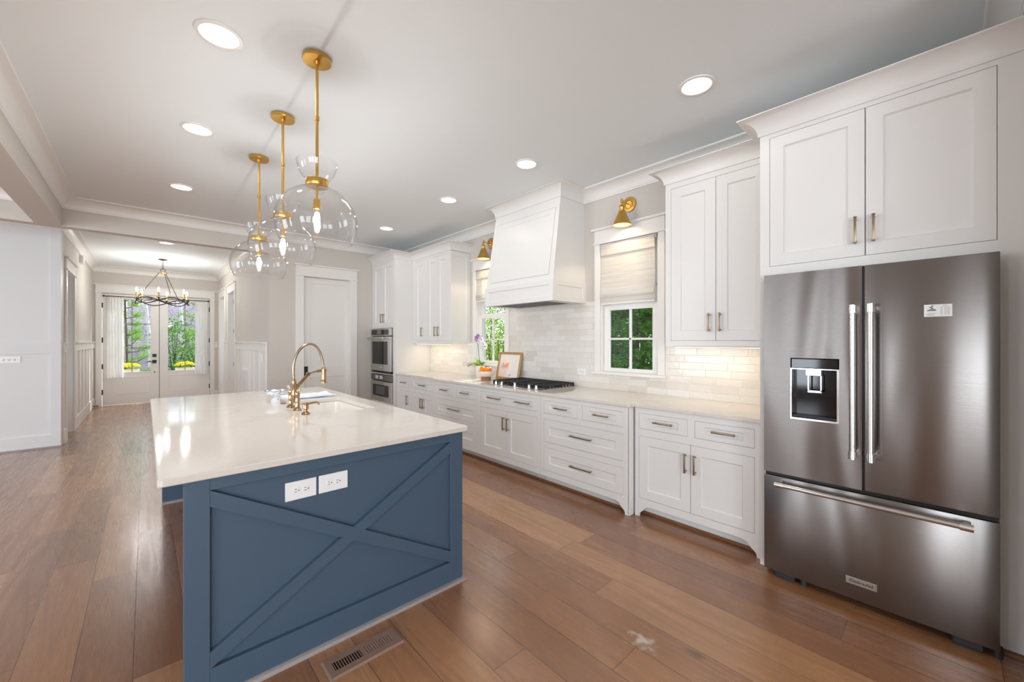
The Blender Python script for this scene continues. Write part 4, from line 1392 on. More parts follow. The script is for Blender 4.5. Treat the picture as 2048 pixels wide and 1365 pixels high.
# ---- pendants over the island
PX, PY = 0.728, 2.455
pt = thing('pendant_light', 'brass and clear glass globe pendant over the island, nearest of the three', 'pendant light', (PX, PY, ZC), 'globe pendants over the island')
c0 = (PX, PY, 0)
bm = B(); lathe(bm, [(0, 3.049), (0.074, 3.049), (0.0765, 3.046), (0.0765, 3.028), (0.074, 3.025), (0.018, 3.0245), (0.016, 3.006), (0, 3.006)], c0, seg=40)
part('canopy', bm, BRASS, pt, smooth=30)
bm = B(); lathe(bm, [(0, 3.01), (0.0085, 3.01), (0.0085, 2.715), (0.0125, 2.713), (0.0125, 2.688), (0.0085, 2.686), (0.0085, 2.34), (0, 2.34)], c0, seg=20)
part('rod', bm, BRASS, pt, smooth=30)
bm = B(); lathe(bm, [(0, 2.346), (0.060, 2.346), (0.061, 2.344), (0.061, 2.310), (0.060, 2.308), (0, 2.308)], c0, seg=40)
part('cap', bm, BRASS, pt, smooth=30)
bm = B(); lathe(bm, [(0, 2.307), (0.050, 2.307), (0.054, 2.298), (0.050, 2.288), (0.040, 2.280), (0.022, 2.272), (0, 2.272)], c0, seg=24)
part('glass_knuckle', bm, GLOBE, pt, smooth=40)
bm = B(); lathe(bm, [(0, 2.31), (0.0065, 2.31), (0.0065, 2.235), (0.019, 2.233), (0.020, 2.23), (0.020, 2.178), (0.014, 2.176), (0, 2.176)], c0, seg=24)
part('socket', bm, BRASS, pt, smooth=30)
gp = []
for i in range(0, 15):
    a = PI / 2 * (1 - i / 14) * 0.86 + 0.0
    gp.append((0.217 * math.cos(a), 2.105 + 0.205 * math.sin(a)))
for i in range(1, 8):
    z = 2.105 - 0.115 * i / 7
    gp.append((0.217 * math.sqrt(1 - ((2.105 - z) / 0.238) ** 2), z))
gp = [(0.052, 2.306)] + gp
prof = gp + [(r - 0.003, z) for r, z in gp[::-1]]
bm = B(); lathe(bm, prof, c0, seg=64, close=True)
part('globe', bm, GLOBE, pt, smooth=50, label='clear glass globe open at the bottom')
cp_ = [(0.058, 2.346), (0.070, 2.356), (0.085, 2.374), (0.097, 2.398), (0.105, 2.424), (0.109, 2.448)]
bm = B(); lathe(bm, cp_ + [(r - 0.0025, z) for r, z in cp_[::-1]], c0, seg=48, close=True)
part('top_cup', bm, GLOBE, pt, smooth=50, label='clear flared glass cup above the cap')
bm = B(); lathe(bm, [(0.012, 2.177), (0.016, 2.165), (0.021, 2.135), (0.0225, 2.105), (0.018, 2.078), (0.008, 2.066), (0, 2.064)], c0, seg=20)
bl = part('bulb', bm, GLOBE, pt, smooth=50)
bm = B(); lathe(bm, [(0, 2.165), (0.011, 2.158), (0.0165, 2.128), (0.017, 2.10), (0.010, 2.080), (0, 2.077)], c0, seg=12)
part('filament', bm, FILA, bl, smooth=50, label='glowing filament')
pend = [(0.735, 3.262, 'middle of the three'), (0.742, 4.130, 'farthest of the three')]
for x, y, w in pend:
    copy_tree(pt, (x, y, ZC), None, 'brass and clear glass globe pendant over the island, ' + w)
for x, y in ((PX, PY), (0.735, 3.262), (0.742, 4.130)):
    point('pendant_bulb_light', (x, y, 2.045), 13, (0.985, 0.99, 1.0), 0.015)

# ---- recessed ceiling lights
rec = [(0.289, 2.623, 'white recessed ceiling light nearest the viewpoint, left of the first pendant'),
       (0.295, 3.897, 'white recessed ceiling light left of the middle pendant'),
       (0.281, 5.476, 'white recessed ceiling light left of the farthest pendant, before the beam'),
       (2.589, 1.085, 'white recessed ceiling light in front of the refrigerator cabinet'),
       (2.583, 2.622, 'white recessed ceiling light in front of the range hood, right of it'),
       (2.578, 3.898, 'white recessed ceiling light just left of the range hood'),
       (2.569, 5.489, 'white recessed ceiling light in front of the oven tower'),
       (0.257, 8.765, 'white recessed ceiling light in the hall before the chandelier')]
r0 = None
for x, y, lab in rec:
    if r0 is None:
        r0 = thing('recessed_light', lab, 'ceiling light', (x, y, ZC), 'recessed ceiling lights')
        bm = B(); lathe(bm, [(0.108, ZC - 0.0005), (0.106, ZC - 0.007), (0.090, ZC - 0.009), (0.086, ZC - 0.006), (0.084, ZC - 0.001)], (x, y, 0), seg=48, close=True)
        part('trim_ring', bm, TRIM, r0, smooth=40)
        bm = B(); cyl(bm, (x, y, ZC - 0.0035), (x, y, ZC - 0.001), 0.085, 0.085, 40)
        ln = part('lens', bm, LAMPW, r0, label='glowing lens')
        bm = B(); lathe(bm, [(0.066, ZC - 0.0036), (0.066, ZC - 0.0045), (0.0685, ZC - 0.0045), (0.0685, ZC - 0.0036)], (x - 0.006, y + 0.01, 0), seg=40, close=True)
        part('lens_rim', bm, WHPL, ln)
    else:
        copy_tree(r0, (x, y, ZC), None, lab)
    add_light('recessed_lamp', 'AREA', (x, y, ZC - 0.012), 2.2, (1, 0.97, 0.92), aim=(0, 0, -1), shape='DISK', size=0.15)

# ---- brass wall sconces above the kitchen windows
def sconce(y, lab):
    s = thing('wall_sconce', lab, 'wall light', (XW, y, 2.780), 'brass cone sconces above the windows')
    c = (XW, y, 2.78)
    bm = B(); lathe(bm, [(0, 0.0), (0.075, 0.0), (0.075, 0.012), (0.072, 0.016), (0.045, 0.018), (0.043, 0.024), (0.036, 0.025), (0.034, 0.019), (0.012, 0.019), (0, 0.019)], c, (-1, 0, 0), 40)
    part('back_plate', bm, BRASS, s, smooth=30)
    kx = 3.42
    bm = B(); cyl(bm, (XW - 0.018, y, 2.78), (kx, y, 2.78), 0.0055, seg=12); sphere(bm, (kx, y, 2.782), 0.017, 1.0, 14, 8); cyl(bm, (kx, y, 2.77), (kx, y, 2.745), 0.007, seg=12); sphere(bm, (kx - 0.003, y, 2.803), 0.008, 1.0, 10, 6)
    part('arm', bm, BRASS, s, smooth=30)
    bm = B(); lathe(bm, [(0, 2.748), (0.012, 2.748), (0.020, 2.740), (0.026, 2.725), (0.022, 2.718), (0.022, 2.692), (0.030, 2.690), (0.030, 2.684), (0.0, 2.684)], (kx, y, 0), seg=28)
    cyl(bm, (kx - 0.02, y - 0.035, 2.684), (kx - 0.01, y - 0.018, 2.684), 0.004, seg=8)
    part('socket_cup', bm, BRASS, s, smooth=30)
    pr = [(0.027, 2.690), (0.031, 2.684), (0.088, 2.552), (0.091, 2.545)]
    bm = B(); lathe(bm, pr + [(0.089, 2.545), (0.086, 2.552), (0.029, 2.682), (0.025, 2.686)], (kx, y, 0), seg=48, close=True)
    sh = part('shade', bm, BRASS, s, smooth=40)
    bm = B(); lathe(bm, [(0.0275, 2.680), (0.0855, 2.5515), (0.0850, 2.5515), (0.0270, 2.680)], (kx, y, 0), seg=48, close=True)
    part('shade_lining', bm, M('pale_shade_lining', '#f6e3b4', 0.5), sh, smooth=40, label='pale cream shade lining')
    bm = B(); sphere(bm, (kx, y, 2.622), 0.026, 1.15, 16, 10)
    part('bulb', bm, BULBW, s, smooth=True)
    return s
s1 = sconce(2.149, 'brass cone wall sconce above the window right of the range hood')
s2 = copy_tree(s1, (XW, 4.313, 2.780), None, 'brass cone wall sconce above the window left of the range hood')
for y in (2.149, 4.313):
    add_light('sconce_bulb_light', 'SPOT', (3.42, y, 2.592), 10, (1, 0.82, 0.58), aim=(0, 0, -1), spot_size=math.radians(120), spot_blend=0.25, shadow_soft_size=0.02)
    point('sconce_inner_light', (3.42, y, 2.575), 0.5, (1, 0.76, 0.42), 0.01)

# ---- under-cabinet strips
def strip(lab, y0, y1):
    bm = B(); box(bm, 3.27, 3.30, y0, y1, 1.368, 1.3795, 0.002)
    s = single('under_cabinet_light', bm, WHPL, lab, 'strip light', 'under-cabinet strip lights')
    bm = B(); box(bm, 3.273, 3.297, y0 + 0.01, y1 - 0.01, 1.3665, 1.3685)
    part('diffuser', bm, emis('strip_glow_%d' % int(y0), (1, 0.78, 0.5), 4.0), s)
    add_light('under_cabinet_glow', 'AREA', (3.34, (y0 + y1) / 2, 1.362), 1.2 * (y1 - y0), (1, 0.82, 0.58), aim=(0.25, 0, -1), shape='RECTANGLE', size=(y1 - y0) - 0.1, size_y=0.04)
strip('slim strip light under the wall cabinet next to the refrigerator', 0.85, 1.56)
strip('slim strip light under the wall cabinet beside the oven tower', 4.90, 5.88)

# ---- hall chandelier
hx, hy = 0.257, 10.60
ch = thing('chandelier', 'dark iron hall chandelier with six candle lamps on a twisted ring', 'chandelier', (hx, hy, ZC))
bm = B(); lathe(bm, [(0, ZC - 0.001), (0.07, ZC - 0.001), (0.07, ZC - 0.012), (0.02, ZC - 0.026), (0, ZC - 0.026)], (hx, hy, 0), seg=32)
part('canopy', bm, DARKM, ch, smooth=30)
bm = B()
for i in range(5):
    z = ZC - 0.045 - i * 0.034
    pts = []
    for k in range(12):
        a = 2 * PI * k / 12
        o = 0.011 * math.cos(a)
        pts.append((hx + (o if i % 2 else 0), hy + (0 if i % 2 else o), z + 0.023 * math.sin(a)))
    tube(bm, pts, 0.0032, 6, closed=True)
part('chain', bm, DARKM, ch, smooth=40)
bm = B()
tube(bm, [(hx + 0.036 * math.cos(2 * PI * k / 20), hy, 2.830 + 0.036 * math.sin(2 * PI * k / 20)) for k in range(20)], 0.005, 8, closed=True)
part('loop', bm, DARKM, ch, smooth=40)
bm = B(); lathe(bm, [(0, 2.796), (0.05, 2.796), (0.075, 2.786), (0.078, 2.778), (0.055, 2.768), (0, 2.768)], (hx, hy, 0), seg=28)
part('hub', bm, BRASS, ch, smooth=40)
RC, RZ = 0.405, 2.205
def rp(a, z): return (hx + RC * math.cos(a), hy + RC * math.sin(a), z)
a0 = math.radians(20)
for k in range(3):
    a = a0 + k * 2 * PI / 3 + math.radians(28)
    bm = B(); cyl(bm, (hx + 0.06 * math.cos(a), hy + 0.06 * math.sin(a), 2.775), rp(a, 2.235), 0.0062, seg=8)
    part('hanger_rod', bm, DARKM, ch, smooth=40)
for s in (1, -1):
    bm = B()
    tube(bm, [rp(2 * PI * k / 96 + a0, RZ + s * 0.058 * math.sin(3 * 2 * PI * k / 96)) for k in range(96)], 0.0105, 8, closed=True)
    part('ring_band', bm, DARKM, ch, smooth=40)
for k in range(6):
    a = a0 + k * PI / 3
    bm = B(); x, y, _ = rp(a, 0)
    lathe(bm, [(0, 2.218), (0.008, 2.218), (0.012, 2.245), (0.032, 2.252), (0.034, 2.257), (0.013, 2.259), (0, 2.259)], (x, y, 0), seg=18)
    dsh = part('candle_dish', bm, DARKM, ch, smooth=40)
    bm = B(); cyl(bm, (x, y, 2.258), (x, y, 2.366), 0.0145, seg=14)
    part('candle_sleeve', bm, CANDLE, dsh, smooth=40, label='brass candle sleeve')
    bm = B(); lathe(bm, [(0, 2.366), (0.012, 2.37), (0.020, 2.395), (0.016, 2.425), (0.006, 2.447), (0, 2.45)], (x, y, 0), seg=14)
    part('bulb', bm, BULBW, dsh, smooth=40, label='glowing candle bulb')
for k in range(6):
    x, y, z = rp(a0 + k * PI / 3, 2.475)
    point('candle_light', (x, y, z), 6, (1, 0.98, 0.95), 0.02)

# ================================================================== WINDOW SHADES, CURTAINS
def roman_shade(yc, zb, lab):
    y0, y1 = yc - 0.290, yc + 0.318
    t = thing('roman_shade', lab, 'window shade', (XW, yc, zb), 'woven shades on the kitchen windows')
    def sheet(pts, th=0.003):
        bm = B(); prism(bm, pts + [(x + th, z) for x, z in pts[::-1]], 'xz', y0, y1)
        return bm
    part('panel', sheet([(3.553, 2.43), (3.553, zb + 0.185), (3.540, zb + 0.135), (3.532, zb + 0.090), (3.537, zb + 0.068), (3.550, zb + 0.062), (3.552, zb + 0.03), (3.552, zb)]), SHADEF, t, smooth=60)
    part('valance', sheet([(3.543, 2.432), (3.542, 2.312)]), SHADEF, t)
    bm = B(); box(bm, 3.546, 3.553, y0 + 0.004, y1 - 0.004, zb - 0.004, zb + 0.010, 0.002)
    part('bottom_bar', bm, TRIM, t)
    bm = B(); box(bm, 3.558, 3.585, yc - 0.300, yc + 0.312, 2.405, 2.4235); box(bm, 3.540, 3.56, y0 - 0.020, y0 - 0.004, 2.395, 2.432, 0.003)
    part('headrail', bm, NICK, t, label='metal headrail with end bracket')
    bm = B(); tube(bm, [(3.552, y0 - 0.012, 2.40), (3.551, y0 - 0.013, 2.1), (3.552, y0 - 0.012, zb + 0.16)], 0.0022, 6); sphere(bm, (3.551, y0 - 0.012, zb + 0.155), 0.010, 1.6, 10, 8)
    part('cord', bm, M('grey_cord', '#a7b4ba', 0.7), t, smooth=40, label='thin pull cord')
    return t
roman_shade(W1, 1.803, 'woven white roman shade on the window right of the range hood')
roman_shade(W2, 1.985, 'woven white roman shade on the window left of the range hood, raised higher')

def curtain(x0, x1, lab):
    yc = YE - 0.045
    bm = B()
    n, mz = 60, 14
    rows = []
    for j in range(mz + 1):
        v = j / mz
        z = 2.381 - v * 1.771
        row = []
        for i in range(n + 1):
            u = i / n
            w = 0.94 + 0.06 * v
            xx = (x0 + x1) / 2 + (u - 0.5) * (x1 - x0) * w
            am = 0.016 + 0.010 * v
            yy = yc - 0.012 + am * math.sin(u * 2 * PI * 5.5 + 0.8 * math.sin(u * 5)) * (0.8 + 0.2 * math.sin(u * 17)) + 0.002 * math.sin(v * 4 + u * 9)
            row.append(bm.verts.new((xx, yy, z)))
        rows.append(row)
    for a, b in zip(rows[:-1], rows[1:]):
        for i in range(n):
            bm.faces.new((a[i], a[i + 1], b[i + 1], b[i]))
    o = single('curtain', bm, CURT, lab, 'curtain', 'sheer curtains on the entry doors', smooth=180)
    return o
def curtain_rod(x0, x1, lab, rx0, rx1):
    yc = YE - 0.055
    t = thing('curtain_rod', lab, 'curtain rod', ((x0 + x1) / 2, yc, 2.40), 'curtain rods on the entry doors')
    bm = B(); cyl(bm, (x0, yc, 2.40), (x1, yc, 2.40), 0.0075, seg=10)
    part('pole', bm, DARKM, t, smooth=40)
    for x in (x0, x1):
        bm = B(); sphere(bm, (x, yc, 2.40), 0.019, 1, 12, 8); part('finial', bm, DARKM, t, smooth=True)
    for x in (x0 + 0.04, x1 - 0.04):
        bm = B(); box(bm, x - 0.008, x + 0.008, yc, YE + 0.03, 2.392, 2.408); part('bracket', bm, DARKM, t)
    for i in range(7):
        x = rx0 + (rx1 - rx0) * i / 6
        bm = B(); tube(bm, [(x, yc + 0.015 * math.cos(2 * PI * k / 14), 2.398 + 0.015 * math.sin(2 * PI * k / 14)) for k in range(14)], 0.003, 6, closed=True)
        part('ring', bm, DARKM, t, smooth=40)
curtain(-0.615, -0.350, 'sheer white curtain gathered at the left edge of the entry doors')
curtain(0.885, 1.145, 'sheer white curtain gathered at the right edge of the entry doors')
curtain_rod(-0.665, 0.105, 'thin dark curtain rod on the left entry door', -0.60, -0.36)
curtain_rod(0.290, 1.150, 'thin dark curtain rod on the right entry door', 0.90, 1.13)

# ================================================================== THINGS ON THE ISLAND
FX, FY = 0.818, 3.306
fc = thing('faucet', 'bronze bridge faucet with high spring hose and articulated spray arm', 'faucet', (FX, FY, 0.914))
for y in (FY - 0.092, FY + 0.092):
    bm = B(); lathe(bm, [(0, 0.914), (0.028, 0.914), (0.029, 0.918), (0.022, 0.926), (0.0165, 0.940), (0.0155, 0.975), (0.017, 0.985), (0.0155, 0.990), (0.0155, 1.020), (0.018, 1.026), (0.014, 1.045), (0, 1.050)], (FX, y, 0), seg=24)
    bs = part('valve_post', bm, FAUC, fc, smooth=35)
    s = 1 if y > FY else -1
    bm = B(); cyl(bm, (FX, y, 1.036), (FX, y + s * 0.055, 1.062), 0.006, 0.007, 12); sphere(bm, (FX, y + s * 0.062, 1.065), 0.0125, 1, 14, 8)
    part('lever', bm, NICK, bs, smooth=40, label='pale lever handle')
bm = B()
tube(bm, [(FX, FY - 0.092, 0.965), (FX, FY - 0.05, 0.985), (FX, FY, 0.990), (FX, FY + 0.05, 0.985), (FX, FY + 0.092, 0.965)], 0.011, 12)
part('bridge', bm, FAUC, fc, smooth=40)
bm = B(); lathe(bm, [(0, 0.962), (0.014, 0.962), (0.017, 0.975), (0.0165, 1.01), (0.019, 1.02), (0.0165, 1.03), (0.0155, 1.085), (0.018, 1.09), (0.016, 1.12), (0.0125, 1.135), (0, 1.137)], (FX, FY, 0), seg=24)
part('column', bm, FAUC, fc, smooth=35)
arc = [(0, 1.13), (-0.004, 1.20), (0.002, 1.265), (0.022, 1.325), (0.055, 1.372), (0.095, 1.396), (0.135, 1.392), (0.168, 1.362), (0.190, 1.315), (0.203, 1.260), (0.210, 1.205)]
def smooth_curve(pts, n=6):
    out = []
    P = [Vector(p) for p in pts]
    for i in range(len(P) - 1):
        a, b, c, d = P[max(i - 1, 0)], P[i], P[i + 1], P[min(i + 2, len(P) - 1)]
        for k in range(n):
            t = k / n
            out.append(0.5 * ((2 * b) + (c - a) * t + (2 * a - 5 * b + 4 * c - d) * t * t + (3 * b - a - 3 * c + d) * t ** 3))
    out.append(P[-1])
    return out
bm = B(); tube(bm, smooth_curve([(FX + a, FY, z) for a, z in arc]), 0.0098, 12)
part('hose', bm, HOSE, fc, smooth=40)
bm = B()
cyl(bm, (FX + 0.012, FY, 1.075), (FX + 0.098, FY, 1.172), 0.0065, seg=10); cyl(bm, (FX + 0.012, FY, 1.052), (FX + 0.098, FY, 1.155), 0.0065, seg=10)
cyl(bm, (FX + 0.098, FY - 0.014, 1.167), (FX + 0.098, FY + 0.014, 1.167), 0.013, seg=14)
cyl(bm, (FX + 0.098, FY, 1.170), (FX + 0.165, FY, 1.186), 0.0065, seg=10); cyl(bm, (FX + 0.165, FY, 1.186), (FX + 0.205, FY, 1.192), 0.0105, seg=12)
part('spray_arm', bm, FAUC, fc, smooth=40)
bm = B(); lathe(bm, [(0, 1.215), (0.013, 1.215), (0.016, 1.205), (0.021, 1.200), (0.021, 1.183), (0.018, 1.180), (0.0175, 1.125), (0.019, 1.115), (0.0245, 1.098), (0.0245, 1.092), (0, 1.092)], (FX + 0.212, FY, 0), seg=28)
part('spray_head', bm, FAUC, fc, smooth=35)

sd = thing('soap_dispenser', 'bronze soap dispenser with bent spout beside the sink', 'soap dispenser', (0.816, 3.000, 0.914))
bm = B(); lathe(bm, [(0, 0.914), (0.027, 0.914), (0.028, 0.918), (0.024, 0.926), (0.012, 0.934), (0.012, 0.945), (0.019, 0.950), (0.020, 0.985), (0.016, 0.992), (0.010, 0.996), (0, 0.997)], (0.816, 3.0, 0), seg=24)
part('body', bm, FAUC, sd, smooth=35)
bm = B(); tube(bm, smooth_curve([(0.83, 3.0, 0.984), (0.86, 3.0, 0.988), (0.885, 3.0, 0.989), (0.898, 3.0, 0.983), (0.900, 3.0, 0.970)], 4), [0.007] * 8 + [0.0055] * 9, 10)
part('spout', bm, FAUC, sd, smooth=40)
bm = B(); lathe(bm, [(0, 0.914), (0.022, 0.914), (0.023, 0.917), (0.015, 0.922), (0.013, 0.926), (0, 0.927)], (0.821, 3.633, 0), seg=24)
single('air_switch', bm, FAUC, 'small round bronze disposal button behind the faucet', 'button', smooth=35)

# footed blue and white bowl
bw = thing('footed_bowl', 'small blue and white footed bowl with ruffled rim behind the faucet', 'bowl', (0.806, 3.800, 0.914))
def delft():
    m, n, l = new_mat('blue_white_porcelain')
    k = NT(n, l); b = n['Principled BSDF']
    X, Y, Z = k.obj()
    f = k.noise(k.xyz(X, Y, Z), 42.0, 2.0, 0.5)
    l.new(k.ramp(f, [(0.56, hexrgb('#eef0f3')), (0.62, hexrgb('#c2cedd')), (0.70, hexrgb('#7f98c0')), (0.82, hexrgb('#4a669c'))]), b.inputs['Base Color'])
    b.inputs['Roughness'].default_value = 0.12
    return m
DELFT = delft()
bm = B()
pr = [(0.0, 0.953), (0.022, 0.954), (0.048, 0.966), (0.068, 0.985), (0.080, 1.006)]
inn = [(0.078, 1.006), (0.065, 0.988), (0.046, 0.970), (0.02, 0.958), (0, 0.957)]
rings = []
seg = 48
for r, z in pr + inn:
    if r < 1e-6:
        rings.append([bm.verts.new((0.806, 3.8, z))])
    else:
        rings.append([])
        for i in range(seg):
            a = 2 * PI * i / seg
            k = max(0, (z - 0.96)) / 0.046
            q = r * (1 + 0.05 * k * math.cos(8 * a))
            rings[-1].append(bm.verts.new((0.806 + q * math.cos(a), 3.8 + q * math.sin(a), z + 0.005 * k * k * math.cos(8 * a))))
for a, b in zip(rings[:-1], rings[1:]):
    for i in range(seg):
        j = (i + 1) % seg
        if len(a) == 1: bm.faces.new((a[0], b[j], b[i]))
        elif len(b) == 1: bm.faces.new((a[i], a[j], b[0]))
        else: bm.faces.new((a[i], a[j], b[j], b[i]))
part('bowl_body', bm, DELFT, bw, smooth=40)
bm = B(); lathe(bm, [(0, 0.914), (0.040, 0.914), (0.041, 0.920), (0.034, 0.930), (0.030, 0.942), (0.020, 0.950), (0.018, 0.956), (0, 0.956)], (0.806, 3.8, 0), seg=32)
part('foot', bm, DELFT, bw, smooth=40)
rm = [(0.806 + 0.0815 * (1 + 0.05 * math.cos(8 * 2 * PI * i / 96)) * math.cos(2 * PI * i / 96), 3.8 + 0.0815 * (1 + 0.05 * math.cos(8 * 2 * PI * i / 96)) * math.sin(2 * PI * i / 96), 1.0065 + 0.005 * math.cos(8 * 2 * PI * i / 96)) for i in range(96)]
bm = B(); tube(bm, rm, 0.0020, 6, closed=True)
part('rim_line', bm, M('rim_blue', '#3c4a66', 0.3), bw, smooth=60, label='dark blue rim')

# folded dish towel
dt = thing('dish_towel', 'folded white dish towel with blue stripe on the island behind the sink', 'towel', (1.08, 3.95, 0.914))
def towel(name, x0, x1, y0, y1, z0, z1, mat, seed):
    bm = B()
    n, m = 24, 14
    rnd = Vector((seed, 0.3, 0.1))
    def hh(x, y): return 0.0035 * mnoise.noise(Vector((x * 9, y * 9, seed))) 
    top = [[bm.verts.new((x0 + (x1 - x0) * i / n + 0.004 * math.sin(j * 0.9), y0 + (y1 - y0) * j / m + 0.004 * math.sin(i * 0.5), z1 + hh(i / n, j / m) + (0.012 * max(0, (i / n - 0.85)) / 0.15 if j > 10 else 0))) for j in range(m + 1)] for i in range(n + 1)]
    bot = [[bm.verts.new((v.co.x, v.co.y, z0)) for v in r] for r in top]
    for i in range(n):
        for j in range(m):
            bm.faces.new((top[i][j], top[i + 1][j], top[i + 1][j + 1], top[i][j + 1])); bm.faces.new((bot[i][j + 1], bot[i + 1][j + 1], bot[i + 1][j], bot[i][j]))
    for i in range(n):
        bm.faces.new((top[i][0], bot[i][0], bot[i + 1][0], top[i + 1][0])); bm.faces.new((top[i + 1][m], bot[i + 1][m], bot[i][m], top[i][m]))
    for j in range(m):
        bm.faces.new((top[0][j + 1], bot[0][j + 1], bot[0][j], top[0][j])); bm.faces.new((top[n][j], bot[n][j], bot[n][j + 1], top[n][j + 1]))
    return part(name, bm, mat, dt, smooth=50)
towel('cloth', 0.90, 1.290, 3.815, 4.10, 0.9145, 0.9265, CLOTH, 1.0)
bm = B(); box(bm, 0.905, 1.285, 3.8085, 3.822, 0.9165, 0.9215, 0.002); box(bm, 0.905, 1.285, 3.833, 3.838, 0.923, 0.9275, 0.001)
part('stripe', bm, BLUEST, dt, label='blue woven stripe')

# ================================================================== THINGS ON THE LONG COUNTER
# fruit bowl
bx, by = 3.250, 4.045
fb = thing('fruit_bowl', 'cream footed bowl holding oranges beside the cooktop', 'bowl', (bx, by, 0.914))
pr = [(0, 0.950), (0.045, 0.950), (0.085, 0.968), (0.108, 0.992), (0.113, 1.015), (0.109, 1.032)]
bm = B(); lathe(bm, pr + [(0.105, 1.031), (0.108, 1.014), (0.103, 0.995), (0.08, 0.974), (0.04, 0.957), (0, 0.957)], (bx, by, 0), seg=40)
part('bowl_body', bm, M('speckled_cream', '#e9dccb', 0.3, var=0.12), fb, smooth=40)
bm = B(); lathe(bm, [(0, 0.914), (0.062, 0.914), (0.066, 0.918), (0.062, 0.930), (0.066, 0.944), (0.060, 0.952), (0, 0.952)], (bx, by, 0), seg=32)
part('foot', bm, TERRA, fb, smooth=40, label='brown clay foot')
o0 = None
for i, (dx, dy, z, lab) in enumerate(((-0.035, 0.028, 1.055, 'left orange of the front pair in the cream footed bowl'), (-0.030, -0.050, 1.048, 'right orange of the front pair in the cream footed bowl'), (0.042, -0.008, 1.050, 'orange at the back of the cream footed bowl'), (0.0, 0.005, 1.004, 'orange at the bottom of the cream footed bowl'))):
    if o0 is None:
        o0 = thing('orange', lab, 'orange', (bx + dx, by + dy, z - 0.037), 'oranges in the footed bowl')
        bm = B(); sphere(bm, (bx + dx, by + dy, z), 0.037, 0.94, 24, 14); part('fruit', bm, ORANGE, o0, smooth=True)
        bm = B(); cyl(bm, (bx + dx, by + dy, z + 0.0335), (bx + dx, by + dy, z + 0.0365), 0.0035, seg=8); part('stem_end', bm, M('stem_green', '#5a7030', 0.7), o0)
    else:
        copy_tree(o0, (bx + dx, by + dy, z - 0.037), None, lab)

# orchid
ox, oy = 3.435, 4.400
oc = thing('orchid', 'potted orchid with lilac flowers standing before the window', 'plant', (ox, oy, 0.914))
bm = B(); lathe(bm, [(0, 0.914), (0.058, 0.914), (0.060, 0.918), (0.066, 1.075), (0.066, 1.080), (0.061, 1.080), (0.058, 1.05), (0, 1.05)], (ox, oy, 0), seg=32)
part('pot', bm, CERAM, oc, smooth=40)
def strap(bm, base, d, L, w, lift, droop):
    d = Vector(d).normalized(); s = Vector((-d.y, d.x, 0))
    n = 8
    prev = None
    for i in range(n + 1):
        t = i / n
        p = Vector(base) + d * (L * t) + Vector((0, 0, lift * t - droop * t * t))
        ww = w * math.sin(PI * (0.12 + 0.86 * t)) ** 0.8
        row = [bm.verts.new(p - s * ww + Vector((0, 0, 0.006))), bm.verts.new(p), bm.verts.new(p + s * ww + Vector((0, 0, 0.006)))]
        row2 = [bm.verts.new(v.co - Vector((0, 0, 0.003))) for v in row]
        if prev:
            for a in (0, 1):
                bm.faces.new((prev[0][a], prev[0][a + 1], row[a + 1], row[a]))
                bm.faces.new((prev[1][a + 1], prev[1][a], row2[a], row2[a + 1]))
            bm.faces.new((prev[0][0], row[0], row2[0], prev[1][0])); bm.faces.new((row[2], prev[0][2], prev[1][2], row2[2]))
        prev = (row, row2)
for d, L, w, lf, dr, mt in (((-0.35, 0.95, 0), 0.21, 0.046, 0.16, 0.16, M('orchid_leaf_dark', '#3f8026', 0.35)), ((-0.95, -0.1, 0), 0.14, 0.042, 0.16, 0.09, M('orchid_leaf_yellow', '#d3da2a', 0.4)), ((-0.75, 0.6, 0), 0.18, 0.046, 0.17, 0.13, M('orchid_leaf_bright', '#8fcf2c', 0.35)), ((-0.2, -0.95, 0), 0.12, 0.036, 0.14, 0.07, LEAFG), ((0.3, 0.8, 0), 0.13, 0.034, 0.16, 0.07, LEAFG), ((-0.5, 0.2, 0), 0.09, 0.034, 0.19, 0.05, M('orchid_leaf_lime', '#a9dc34', 0.35))):
    bm = B(); strap(bm, (ox, oy, 1.055), d, L, w, lf, dr)
    part('leaf', bm, mt, oc, smooth=60)
stem = smooth_curve([(ox, oy, 1.05), (ox - 0.005, oy + 0.015, 1.16), (ox - 0.012, oy + 0.03, 1.30), (ox - 0.02, oy + 0.035, 1.42), (ox - 0.03, oy + 0.015, 1.475), (ox - 0.04, oy - 0.03, 1.485), (ox - 0.05, oy - 0.09, 1.462), (ox - 0.055, oy - 0.15, 1.41), (ox - 0.055, oy - 0.19, 1.36)], 5)
bm = B(); tube(bm, stem, 0.0035, 6)
part('stem', bm, STEMG, oc, smooth=60)
rnd = random.Random(4)
def flower(c, r, d, mat):
    bm = B(); c = Vector(c); d = Vector(d).normalized()
    u, w, _ = basis(d)
    for k in range(5):
        a = 2 * PI * k / 5 + rnd.random()
        dirv = (u * math.cos(a) + w * math.sin(a)); sv = d.cross(dirv)
        pw = r * (0.55 if k % 2 else 0.42)
        pts = [c, c + dirv * r * 0.45 + sv * pw + d * 0.004, c + dirv * r * 0.85 + sv * pw * 0.7 - d * 0.002, c + dirv * r - d * 0.004, c + dirv * r * 0.85 - sv * pw * 0.7 - d * 0.002, c + dirv * r * 0.45 - sv * pw + d * 0.004]
        A = [bm.verts.new(p) for p in pts]; Bq = [bm.verts.new(p - d * 0.0015) for p in pts]
        bm.faces.new(A); bm.faces.new(Bq[::-1]); bridge(bm, A, Bq)
    f = part('flower', bm, mat, oc)
    bm = B(); sphere(bm, c + d * 0.006, r * 0.22, 1, 8, 6)
    part('lip', bm, PETALD, f, smooth=True)
